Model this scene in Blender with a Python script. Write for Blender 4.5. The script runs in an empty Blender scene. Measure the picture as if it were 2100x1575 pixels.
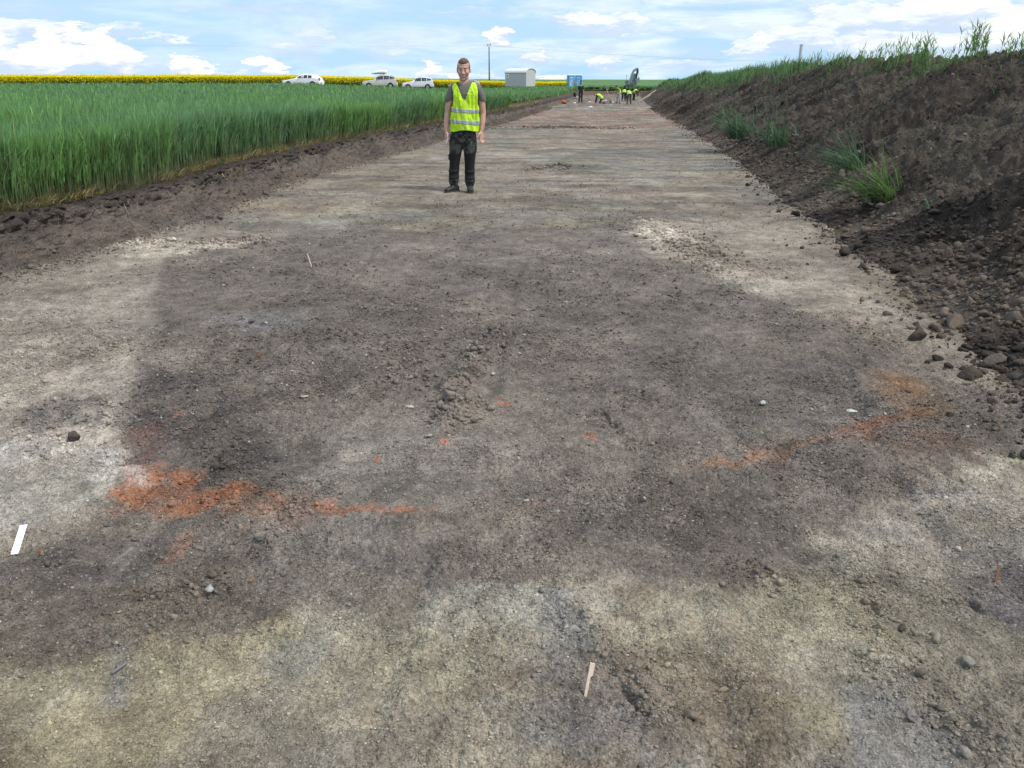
import bpy, bmesh, math, random
import numpy as np
from mathutils import Vector, Matrix
R = math.radians
rng = np.random.default_rng(7)
random.seed(7)
scene = bpy.context.scene
COL = scene.collection

# ------------------------------------------------------------------ camera
CAM_Z = 1.58; F = 1650.0; PITCH = math.atan((787.5-157)/F)
cam_d = bpy.data.cameras.new('camera'); cam = bpy.data.objects.new('camera', cam_d); COL.objects.link(cam)
cam.location = (0, 0, CAM_Z); cam.rotation_euler = (R(90)-PITCH, 0, 0)
cam_d.sensor_fit = 'HORIZONTAL'; cam_d.sensor_width = 36; cam_d.lens = 36*F/2100
cam_d.clip_start = .05; cam_d.clip_end = 6000
scene.camera = cam
scene.view_settings.view_transform = 'Standard'; scene.view_settings.look = 'None'
scene.view_settings.exposure = 0.14; scene.view_settings.gamma = 1

# ------------------------------------------------------------------ sun
SUN_EL, SUN_AZ = R(54), R(112)           # azimuth clockwise from +y (view direction)
sd = bpy.data.lights.new('sun', 'SUN'); sun = bpy.data.objects.new('sun', sd); COL.objects.link(sun)
sd.energy = 2.7; sd.angle = R(11); sd.color = (1, .955, .88)
sv = Vector((math.sin(SUN_AZ)*math.cos(SUN_EL), math.cos(SUN_AZ)*math.cos(SUN_EL), math.sin(SUN_EL)))
sun.rotation_euler = sv.to_track_quat('Z', 'Y').to_euler(); sun.location = (20, -20, 40)

# ------------------------------------------------------------------ world: sky texture with clouds
class NT:
    def __init__(s, tree): s.t = tree; s.n = tree.nodes; s.l = tree.links
    def put(s, sock, v):
        if isinstance(v, bpy.types.NodeSocket): s.l.new(v, sock)
        elif v is not None: sock.default_value = v
    def node(s, typ, **kw):
        n = s.n.new(typ)
        for k, v in kw.items(): setattr(n, k, v)
        return n
    def m(s, op, a, b=None, c=None, clamp=False):
        n = s.node('ShaderNodeMath', operation=op); n.use_clamp = clamp
        s.put(n.inputs[0], a); s.put(n.inputs[1], b); s.put(n.inputs[2], c)
        return n.outputs[0]
    def mix(s, f, a, b, mode='MIX'):
        n = s.node('ShaderNodeMix', data_type='RGBA', blend_type=mode)
        s.put(n.inputs[0], f); s.put(n.inputs[6], a); s.put(n.inputs[7], b)
        return n.outputs[2]
    def noise(s, vec, scale, detail=4, rough=.55, dist=0, out=0):
        n = s.node('ShaderNodeTexNoise'); s.put(n.inputs['Vector'], vec)
        n.inputs['Scale'].default_value = scale; n.inputs['Detail'].default_value = detail
        n.inputs['Roughness'].default_value = rough; n.inputs['Distortion'].default_value = dist
        return n.outputs[out]
    def ramp(s, f, a, b, v0=0, v1=1):
        n = s.node('ShaderNodeMapRange'); n.interpolation_type = 'SMOOTHSTEP'
        s.put(n.inputs[0], f); n.inputs[1].default_value = a; n.inputs[2].default_value = b
        n.inputs[3].default_value = v0; n.inputs[4].default_value = v1
        return n.outputs[0]
    def comb(s, x, y, z):
        n = s.node('ShaderNodeCombineXYZ'); s.put(n.inputs[0], x); s.put(n.inputs[1], y); s.put(n.inputs[2], z)
        return n.outputs[0]

def pix_dir(px, py):
    u = (px-1050)/F; v = (787.5-py)/F
    return u, math.cos(PITCH)+v*math.sin(PITCH), -math.sin(PITCH)+v*math.cos(PITCH)

world = bpy.data.worlds.new('World'); scene.world = world; world.use_nodes = True
w = NT(world.node_tree); w.n.clear()
sky = w.node('ShaderNodeTexSky', sky_type='NISHITA'); sky.sun_disc = False
sky.sun_elevation = SUN_EL; sky.sun_rotation = SUN_AZ; sky.air_density = 1.1; sky.dust_density = .6; sky.ozone_density = 1.3
tc = w.node('ShaderNodeTexCoord'); sp = w.node('ShaderNodeSeparateXYZ'); w.l.new(tc.outputs['Generated'], sp.inputs[0])
X, Y, Z = sp.outputs
az = w.m('ARCTAN2', X, Y)
hor = w.m('SQRT', w.m('ADD', w.m('MULTIPLY', X, X), w.m('MULTIPLY', Y, Y)))
el = w.m('ARCTAN2', Z, hor)
P0 = w.comb(w.m('MULTIPLY', az, 10), w.m('MULTIPLY', el, 38), 0)
# warped coordinates so the cloud blobs get cauliflower edges
nz = w.node('ShaderNodeTexNoise'); w.l.new(P0, nz.inputs['Vector']); nz.inputs['Scale'].default_value = 2.3
nz.inputs['Detail'].default_value = 6; nz.inputs['Roughness'].default_value = .62
ns = w.node('ShaderNodeSeparateColor'); w.l.new(nz.outputs['Color'], ns.inputs[0])
wa = w.m('ADD', az, w.m('MULTIPLY', w.m('SUBTRACT', ns.outputs[0], .5), .075))
we = w.m('ADD', el, w.m('MULTIPLY', w.m('SUBTRACT', ns.outputs[1], .5), .040))
blobs = [(40,128,95,26,1),(125,118,70,32,1),(205,105,42,40,1),(150,66,24,24,1),(330,80,60,8,.7),(420,150,26,12,1),(95,88,24,26,1),(215,78,20,20,1),(236,120,40,34,1),(60,62,100,20,.8),(190,58,90,9,.6),
         (385,138,32,24,1),(300,140,50,16,.6),(555,142,36,18,1),(650,70,44,16,.6),(600,98,55,14,.5),(1022,76,28,18,1),
         (1240,44,95,22,.8),(1330,62,70,12,.5),(790,102,52,15,.5),(886,150,22,20,1),(920,158,20,8,.8),(1092,116,28,15,.8),
         (1235,130,32,14,.8),(1140,162,50,9,.9),(1540,95,45,18,.8),(1640,78,80,26,.8),(1770,40,110,34,.8),(1930,30,120,40,.9),
         (1850,95,140,24,.7),(1400,135,70,15,.6),(1000,25,130,9,.4),(520,20,160,9,.4),(1480,60,120,12,.4),(2060,80,90,26,.8),
         (1000,158,40,8,.6),(470,152,30,10,.6),(2300,60,200,60,1),(-250,90,200,60,1)]
mask = None; shade = None
for bx, by, rx, ry, amp in blobs:
    d = pix_dir(bx, by); a0 = math.atan2(d[0], d[1]); e0 = math.atan2(d[2], math.hypot(d[0], d[1]))
    ra, re = rx/1750, ry/1850
    da = w.m('DIVIDE', w.m('SUBTRACT', wa, a0), ra); de = w.m('DIVIDE', w.m('SUBTRACT', we, e0), re)
    r2 = w.m('ADD', w.m('MULTIPLY', da, da), w.m('MULTIPLY', de, de))
    b = w.m('MULTIPLY', w.ramp(r2, 1.25, .72), amp)
    s_ = w.m('MULTIPLY', b, w.ramp(de, -.8, .30, .12, 1.0))
    mask = b if mask is None else w.m('MAXIMUM', mask, b)
    shade = s_ if shade is None else w.m('MAXIMUM', shade, s_)
# thin high streaks and soft grey-blue sheets
P1 = w.comb(w.m('MULTIPLY', az, 7), w.m('MULTIPLY', el, 36), 3.7)
veil = w.ramp(w.noise(P1, 1.2, 6, .6, .4), .38, .66)
P2 = w.comb(w.m('MULTIPLY', az, 11), w.m('MULTIPLY', el, 34), 9.1)
greyc = w.ramp(w.noise(P2, 1.5, 5, .55, .3), .50, .70)
base = w.mix(1.0, sky.outputs[0], (.10, .10, .10, 1), 'MULTIPLY')
pale = w.mix(w.ramp(el, .0, .10, .88, .75), base, (.47, .74, 1.0, 1))
c1 = w.mix(w.m('MULTIPLY', veil, w.ramp(az, -.45, .35, .40, .85)), pale, (.88, .96, 1.0, 1))
c2 = w.mix(w.m('MULTIPLY', greyc, .50), c1, (.58, .70, .90, 1))
fin = w.noise(P0, 3.4, 7, .62, .5)
cl = w.mix(w.ramp(w.m('ADD', shade, w.m('MULTIPLY', w.m('SUBTRACT', fin, .5), 1.5)), .25, .95), (.60, .71, .89, 1), (1.0, 1.0, 1.0, 1))
full = w.mix(w.m('MULTIPLY', mask, .95), c2, cl)
# higher overhead the cover is thicker: a broken bright cloud deck
Pk = w.comb(w.m('DIVIDE', X, w.m('ADD', w.m('ABSOLUTE', Z), .12)), w.m('DIVIDE', Y, w.m('ADD', w.m('ABSOLUTE', Z), .12)), 0)
deck = w.ramp(w.noise(Pk, 1.1, 4, .55), .40, .62)
full = w.mix(w.m('MULTIPLY', w.m('MULTIPLY', deck, w.ramp(el, .12, .30)), .8), full, (.86, .89, .93, 1))
bg = w.node('ShaderNodeBackground'); w.l.new(full, bg.inputs[0]); bg.inputs[1].default_value = 1.0
wo = w.node('ShaderNodeOutputWorld'); w.l.new(bg.outputs[0], wo.inputs[0])

# ------------------------------------------------------------------ numpy noise
def _h(ix, iy, s):
    h = (ix.astype(np.int64)*374761393 + iy.astype(np.int64)*668265263 + s*1274126177) & 0xffffffff
    h = ((h ^ (h >> 13))*1274126177) & 0xffffffff
    h = ((h ^ (h >> 15))*2246822519) & 0xffffffff
    return ((h ^ (h >> 16)) & 0xffffff)/float(0xffffff)
def vn(x, y, s=0):
    x = np.asarray(x, float); y = np.asarray(y, float)
    x0 = np.floor(x); y0 = np.floor(y); fx = x-x0; fy = y-y0
    fx = fx*fx*(3-2*fx); fy = fy*fy*(3-2*fy)
    a = _h(x0, y0, s); b = _h(x0+1, y0, s); c = _h(x0, y0+1, s); d = _h(x0+1, y0+1, s)
    return (a+(b-a)*fx)*(1-fy)+(c+(d-c)*fx)*fy
def fbm(x, y, o=4, s=0, g=.5):
    t = 0; a = 1; n = 0
    for i in range(o):
        t = t+a*vn(x*2**i+i*17.3, y*2**i-i*9.1, s+i); n += a; a *= g
    return t/n
def worley(x, y, s=0):
    x = np.asarray(x, float); y = np.asarray(y, float)
    ix = np.floor(x); iy = np.floor(y); f1 = np.full(x.shape, 9.); f2 = np.full(x.shape, 9.); cid = np.zeros(x.shape)
    for dx in (-1, 0, 1):
        for dy in (-1, 0, 1):
            cx = ix+dx; cy = iy+dy
            d = (cx+_h(cx, cy, s)-x)**2+(cy+_h(cx, cy, s+5)-y)**2
            lt = d < f1
            f2 = np.where(lt, f1, np.minimum(f2, d)); cid = np.where(lt, _h(cx, cy, s+9), cid); f1 = np.where(lt, d, f1)
    return np.sqrt(f1), np.sqrt(f2), cid
def sstep(a, b, x):
    t = np.clip((np.asarray(x, float)-a)/(b-a), 0, 1); return t*t*(3-2*t)
def lin(c):
    return np.array([((v/255)/12.92 if v/255 <= .04045 else ((v/255+.055)/1.055)**2.4) for v in c])

# ------------------------------------------------------------------ terrain functions
def zf(y):      # trench floor along its length
    return np.interp(y, [-50, 4, 8, 12, 20, 30, 60, 85, 100, 120, 200], [0, 0, 0, 0, -.06, -.17, -.50, -.78, -.84, -.72, -.7])
def pix2floor(px, py):
    u, b, c = pix_dir(px, py); z = 0.
    for _ in range(80):
        t = (z-CAM_Z)/c; z = float(zf(t*b))
    return (t*u, t*b, z)
def w2pix(x, y, z):
    cp, s_ = math.cos(PITCH), math.sin(PITCH)
    dz = z-CAM_Z
    dep = y*cp-dz*s_; up = y*s_+dz*cp
    dep = np.maximum(dep, .05)
    return 1050+F*x/dep, 787.5-F*up/dep
LEFT = [pix2floor(*p) for p in [(0,570),(200,512),(400,458),(600,375),(750,330),(900,291),(1050,246),(1150,214)]]
RIGHT = [pix2floor(*p) for p in [(2100,800),(2000,705),(1880,600),(1740,500),(1600,392),(1490,312),(1400,254),(1345,226)]]
LY = [-40, 2]+[p[1] for p in LEFT]+[118, 140]; LX = [-6.2, -4.7]+[p[0] for p in LEFT]+[9.9, 12.6]
RY = [-40, 1]+[p[1] for p in RIGHT]+[118, 140]; RX = [-1.5, 2.35]+[p[0] for p in RIGHT]+[17.6, 20.5]
def xL(y): return np.interp(y, LY, LX)
def xR(y): return np.interp(y, RY, RX)
YEND = 118.
GA = [-180, -33, -18, -13.6, -8.8, -6.5, -3.3, 0, 4, 8, 20, 60, 180]
GZ = [.38, .38, .37, .36, .13, -.06, -.27, -.5, -.48, -.5, -.5, -.5, -.5]
def zg(x, y):   # field surface
    x = np.asarray(x, float); y = np.asarray(y, float)
    d = np.hypot(x, y); a = np.degrees(np.arctan2(x, y))
    far = .39+(np.interp(a, GA, GZ)-.39)*np.minimum(d, 900)/115
    lat = np.maximum(xL(y)-x, x-xR(y)); lat = np.maximum(lat, (y-YEND)*.6)
    k = 1-sstep(3, 26, lat)
    return far*(1-k)+(zf(y)+.41)*k

# ------------------------------------------------------------------ mesh helpers
def mesh_np(name, co, faces, mat=None, smooth=False, col=None, parent=None, loc=None):
    me = bpy.data.meshes.new(name); co = np.ascontiguousarray(co, dtype=np.float32)
    groups = faces if isinstance(faces, list) else [faces]
    groups = [np.ascontiguousarray(f, dtype=np.int32) for f in groups if len(f)]
    me.vertices.add(len(co)); me.vertices.foreach_set('co', co.ravel())
    li = np.concatenate([f.ravel() for f in groups]); me.loops.add(len(li)); me.loops.foreach_set('vertex_index', li)
    tot = np.concatenate([np.full(len(f), f.shape[1], np.int32) for f in groups])
    st = np.concatenate([[0], np.cumsum(tot)[:-1]]).astype(np.int32)
    me.polygons.add(len(tot)); me.polygons.foreach_set('loop_start', st)
    if smooth: me.polygons.foreach_set('use_smooth', np.ones(len(tot), bool))
    me.update(calc_edges=True)
    if col is not None:
        ca = me.color_attributes.new('Col', 'FLOAT_COLOR', 'POINT')
        c4 = np.ones((len(co), 4), np.float32); c4[:, :3] = col; ca.data.foreach_set('color', c4.ravel())
    o = bpy.data.objects.new(name, me); COL.objects.link(o)
    if mat: me.materials.append(mat)
    if parent: o.parent = parent
    if loc is not None: o.location = loc
    return o
def tag(o, label=None, cat=None, group=None, kind=None):
    if label: o['label'] = label
    if cat: o['category'] = cat
    if group: o['group'] = group
    if kind: o['kind'] = kind
    return o
def empty(name, loc, rz=0, label=None, cat=None, group=None):
    o = bpy.data.objects.new(name, None); COL.objects.link(o); o.location = loc; o.rotation_euler = (0, 0, rz)
    o.empty_display_size = .2
    return tag(o, label, cat, group)
def grid_faces(nr, nc, keep=None):
    i = np.arange((nr-1)*(nc-1)); r = i//(nc-1); c = i % (nc-1); a = r*nc+c
    f = np.stack([a, a+1, a+nc+1, a+nc], 1)
    return f if keep is None else f[keep[f].all(1)]
class MB:
    """collects shapes into one mesh"""
    def __init__(s): s.bm = bmesh.new()
    def box(s, c, d, rot=None, bev=0):
        m = Matrix.Translation(c) @ (rot.to_4x4() if rot is not None else Matrix.Identity(4)) @ Matrix.Diagonal((d[0], d[1], d[2], 1))
        r = bmesh.ops.create_cube(s.bm, size=1, matrix=m)
        if bev: bmesh.ops.bevel(s.bm, geom=list({e for v in r['verts'] for e in v.link_edges}), offset=bev, segments=2, affect='EDGES')
        return s
    def bar(s, p, q, wd, h=None, n=0, r2=None):
        p = Vector(p); q = Vector(q); d = q-p; L = d.length; rot = d.to_track_quat('Z', 'X').to_matrix()
        if n:
            m = Matrix.Translation((p+q)/2) @ rot.to_4x4()
            bmesh.ops.create_cone(s.bm, cap_ends=True, segments=n, radius1=wd, radius2=wd if r2 is None else r2, depth=L, matrix=m)
        else: s.box((p+q)/2, (wd, h or wd, L), rot)
        return s
    def ball(s, c, r, rot=None, seg=16):
        if not isinstance(r, (tuple, list)): r = (r, r, r)
        m = Matrix.Translation(c) @ (rot.to_4x4() if rot is not None else Matrix.Identity(4)) @ Matrix.Diagonal((r[0], r[1], r[2], 1))
        bmesh.ops.create_uvsphere(s.bm, u_segments=seg, v_segments=max(6, seg//2), radius=1, matrix=m); return s
    def loft(s, pts, rx, ry, lat=(1, 0, 0), n=20, pw=2.0):
        pts = [Vector(p) for p in pts]; rings = []; lat = Vector(lat)
        for i, p in enumerate(pts):
            t = (pts[min(i+1, len(pts)-1)]-pts[max(i-1, 0)]).normalized()
            sd_ = (lat-t*lat.dot(t)).normalized(); fr = t.cross(sd_)
            ring = []
            for k in range(n):
                a = 2*math.pi*k/n; ca, sa = math.cos(a), math.sin(a)
                e = 2/pw
                x_ = math.copysign(abs(ca)**e, ca)*rx[i]; y_ = math.copysign(abs(sa)**e, sa)*ry[i]
                ring.append(s.bm.verts.new(p+sd_*x_+fr*y_))
            rings.append(ring)
        for a, b in zip(rings, rings[1:]):
            for k in range(n): s.bm.faces.new((a[k], a[(k+1) % n], b[(k+1) % n], b[k]))
        s.bm.faces.new(rings[0][::-1]); s.bm.faces.new(rings[-1]); return s
    def limb(s, pts, r, lat=(1, .01, 0), n=14, flat=1.0):
        """tapered tube with rounded ends"""
        P = [Vector(p) for p in pts]; a = (P[0]-P[1]).normalized(); b = (P[-1]-P[-2]).normalized()
        P2 = [P[0]+a*r[0]*.95, P[0]+a*r[0]*.7]+P+[P[-1]+b*r[-1]*.7, P[-1]+b*r[-1]*.95]
        r2 = [r[0]*.25, r[0]*.72]+list(r)+[r[-1]*.72, r[-1]*.25]
        t = (P[-1]-P[0]).normalized(); l = Vector(lat)
        if abs(t.dot(l.normalized())) > .9: l = Vector((0, 1, .01))
        return s.loft(P2, r2, [v*flat for v in r2], l, n)
    def prism(s, pts, y0, y1):
        """polygon in xz extruded along y"""
        a = [s.bm.verts.new((p[0], y0, p[1])) for p in pts]; b = [s.bm.verts.new((p[0], y1, p[1])) for p in pts]
        n = len(pts)
        s.bm.faces.new(a); s.bm.faces.new(b[::-1])
        for i in range(n): s.bm.faces.new((a[i], b[i], b[(i+1) % n], a[(i+1) % n]))
        return s
    def quad(s, *p): s.bm.faces.new([s.bm.verts.new(q) for q in p]); return s
    def build(s, name, mat, parent=None, loc=None, smooth=False, bevel=0, remesh=0, lap=0, solid=0, rot=None):
        bmesh.ops.recalc_face_normals(s.bm, faces=s.bm.faces)
        me = bpy.data.meshes.new(name); s.bm.to_mesh(me); s.bm.free()
        o = bpy.data.objects.new(name, me); COL.objects.link(o); me.materials.append(mat)
        if remesh:
            md = o.modifiers.new('r', 'REMESH'); md.mode = 'VOXEL'; md.voxel_size = remesh; md.use_smooth_shade = True
            if lap:
                sm = o.modifiers.new('s', 'SMOOTH'); sm.iterations = lap; sm.factor = .5
        if solid:
            md = o.modifiers.new('so', 'SOLIDIFY'); md.thickness = solid; md.offset = 1
        if bevel:
            md = o.modifiers.new('b', 'BEVEL'); md.width = bevel; md.segments = 2; md.limit_method = 'ANGLE'
        if remesh or bevel or solid:
            dg = bpy.context.evaluated_depsgraph_get(); dg.update()
            nm = bpy.data.meshes.new_from_object(o.evaluated_get(dg)); o.modifiers.clear(); o.data = nm; nm.name = name
            bpy.data.meshes.remove(me); me = nm
        if smooth or remesh:
            me.polygons.foreach_set('use_smooth', np.ones(len(me.polygons), bool))
        if parent: o.parent = parent
        if loc is not None: o.location = loc
        if rot is not None: o.rotation_euler = rot
        return o

# ------------------------------------------------------------------ materials
MATS = {}
def mat(name, col, rough=.7, metal=0, var=.12, vs=6, bump=0, bs=60, spec=.5, coat=0, trans=0):
    if name in MATS: return MATS[name]
    m = bpy.data.materials.new(name); m.use_nodes = True; t = NT(m.node_tree); p = t.n['Principled BSDF']
    co = t.node('ShaderNodeTexCoord').outputs['Object']
    n = t.noise(co, vs, 5, .6); f = t.ramp(n, .25, .75, 1-var, 1+var)
    c = t.mix(1, (*col, 1), (1, 1, 1, 1), 'MULTIPLY')
    mm = t.node('ShaderNodeVectorMath', operation='SCALE'); t.l.new(c, mm.inputs[0]); t.l.new(f, mm.inputs['Scale'])
    t.l.new(mm.outputs[0], p.inputs['Base Color'])
    t.l.new(t.ramp(n, .3, .7, max(.02, rough-.08), min(1, rough+.08)), p.inputs['Roughness'])
    p.inputs['Metallic'].default_value = metal; p.inputs['Specular IOR Level'].default_value = spec
    p.inputs['Coat Weight'].default_value = coat; p.inputs['Transmission Weight'].default_value = trans
    if bump:
        b = t.node('ShaderNodeBump'); b.inputs['Strength'].default_value = bump; b.inputs['Distance'].default_value = .01
        t.l.new(t.noise(co, bs, 4, .6), b.inputs['Height']); t.l.new(b.outputs[0], p.inputs['Normal'])
    MATS[name] = m; return m
def soil_mat(name, fine=1.0, bumpd=.012, chip=.5):
    m = bpy.data.materials.new(name); m.use_nodes = True; t = NT(m.node_tree); p = t.n['Principled BSDF']
    a = t.node('ShaderNodeVertexColor'); a.layer_name = 'Col'
    co = t.node('ShaderNodeTexCoord').outputs['Object']
    n1 = t.noise(co, 9*fine, 8, .72); n2 = t.noise(co, 70*fine, 5, .7)
    v = t.node('ShaderNodeTexVoronoi', feature='F1'); t.put(v.inputs['Vector'], co); v.inputs['Scale'].default_value = 120*fine; v.inputs['Randomness'].default_value = 1
    cr = t.node('ShaderNodeTexVoronoi', feature='DISTANCE_TO_EDGE')
    wv = t.node('ShaderNodeVectorMath', operation='MULTIPLY_ADD'); wn = t.node('ShaderNodeTexNoise'); t.put(wn.inputs['Vector'], co); wn.inputs['Scale'].default_value = 14*fine
    t.l.new(wn.outputs['Color'], wv.inputs[0]); wv.inputs[1].default_value = (.09, .09, .09); t.put(wv.inputs[2], co)
    t.l.new(wv.outputs[0], cr.inputs['Vector']); cr.inputs['Scale'].default_value = 22*fine
    crack = t.ramp(cr.outputs[0], 0.0, .03)
    gate = t.m('MULTIPLY', t.ramp(t.noise(co, 2.1, 3, .6), .48, .62), .7)
    crack = t.m('MAXIMUM', crack, t.m('SUBTRACT', 1.0, gate))
    f = t.m('MULTIPLY', t.ramp(n1, .3, .7, .74, 1.26), t.ramp(n2, .28, .72, .64, 1.40))
    f = t.m('MULTIPLY', f, t.m('ADD', .80, t.m('MULTIPLY', crack, .2)))
    sc = t.node('ShaderNodeSeparateColor'); t.l.new(v.outputs['Color'], sc.inputs[0])
    pb = t.ramp(sc.outputs[0], .955, .975)               # scattered pale chalk crumbs
    dk = t.ramp(sc.outputs[1], .93, .96)
    mm = t.node('ShaderNodeVectorMath', operation='SCALE'); t.l.new(a.outputs[0], mm.inputs[0]); t.l.new(f, mm.inputs['Scale'])
    c = t.mix(t.m('MULTIPLY', pb, chip), mm.outputs[0], (.42, .40, .36, 1))
    c = t.mix(t.m('MULTIPLY', dk, .25), c, (.05, .045, .042, 1))
    t.l.new(c, p.inputs['Base Color']); p.inputs['Roughness'].default_value = .93; p.inputs['Specular IOR Level'].default_value = .25
    h = t.m('ADD', t.m('MULTIPLY', n1, 1.6), t.m('ADD', t.m('MULTIPLY', n2, .5), t.m('MULTIPLY', v.outputs['Distance'], -.5)))
    h = t.m('ADD', h, t.m('MULTIPLY', crack, .35))
    b = t.node('ShaderNodeBump'); b.inputs['Strength'].default_value = 1; b.inputs['Distance'].default_value = bumpd
    t.l.new(h, b.inputs['Height']); t.l.new(b.outputs[0], p.inputs['Normal'])
    return m
def col_mat(name, rough=.8, transl=0, bump=0, fine=40, spec=.3):
    m = bpy.data.materials.new(name); m.use_nodes = True; t = NT(m.node_tree); p = t.n['Principled BSDF']
    a = t.node('ShaderNodeVertexColor'); a.layer_name = 'Col'
    co = t.node('ShaderNodeTexCoord').outputs['Object']; n = t.noise(co, fine, 4, .65)
    mm = t.node('ShaderNodeVectorMath', operation='SCALE'); t.l.new(a.outputs[0], mm.inputs[0]); t.l.new(t.ramp(n, .25, .75, .75, 1.25), mm.inputs['Scale'])
    t.l.new(mm.outputs[0], p.inputs['Base Color']); p.inputs['Roughness'].default_value = rough; p.inputs['Specular IOR Level'].default_value = spec
    if bump:
        b = t.node('ShaderNodeBump'); b.inputs['Distance'].default_value = bump
        t.l.new(n, b.inputs['Height']); t.l.new(b.outputs[0], p.inputs['Normal'])
    if transl:
        tr = t.node('ShaderNodeBsdfTranslucent'); t.l.new(mm.outputs[0], tr.inputs[0])
        mx = t.node('ShaderNodeMixShader'); mx.inputs[0].default_value = transl
        t.l.new(p.outputs[0], mx.inputs[1]); t.l.new(tr.outputs[0], mx.inputs[2]); t.l.new(mx.outputs[0], t.n['Material Output'].inputs[0])
    return m
M_FLOOR = soil_mat('trench_soil', 1.0, .016); M_HEAP = soil_mat('heap_soil', .8, .024, .22); M_CLOD = col_mat('clod_soil', .95, bump=.01, fine=60, spec=.2)
M_LEAF = col_mat('leaf_blades', .5, transl=.45, fine=3); M_PETAL = col_mat('rape_flowers', .7, transl=.3, fine=3)

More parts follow.
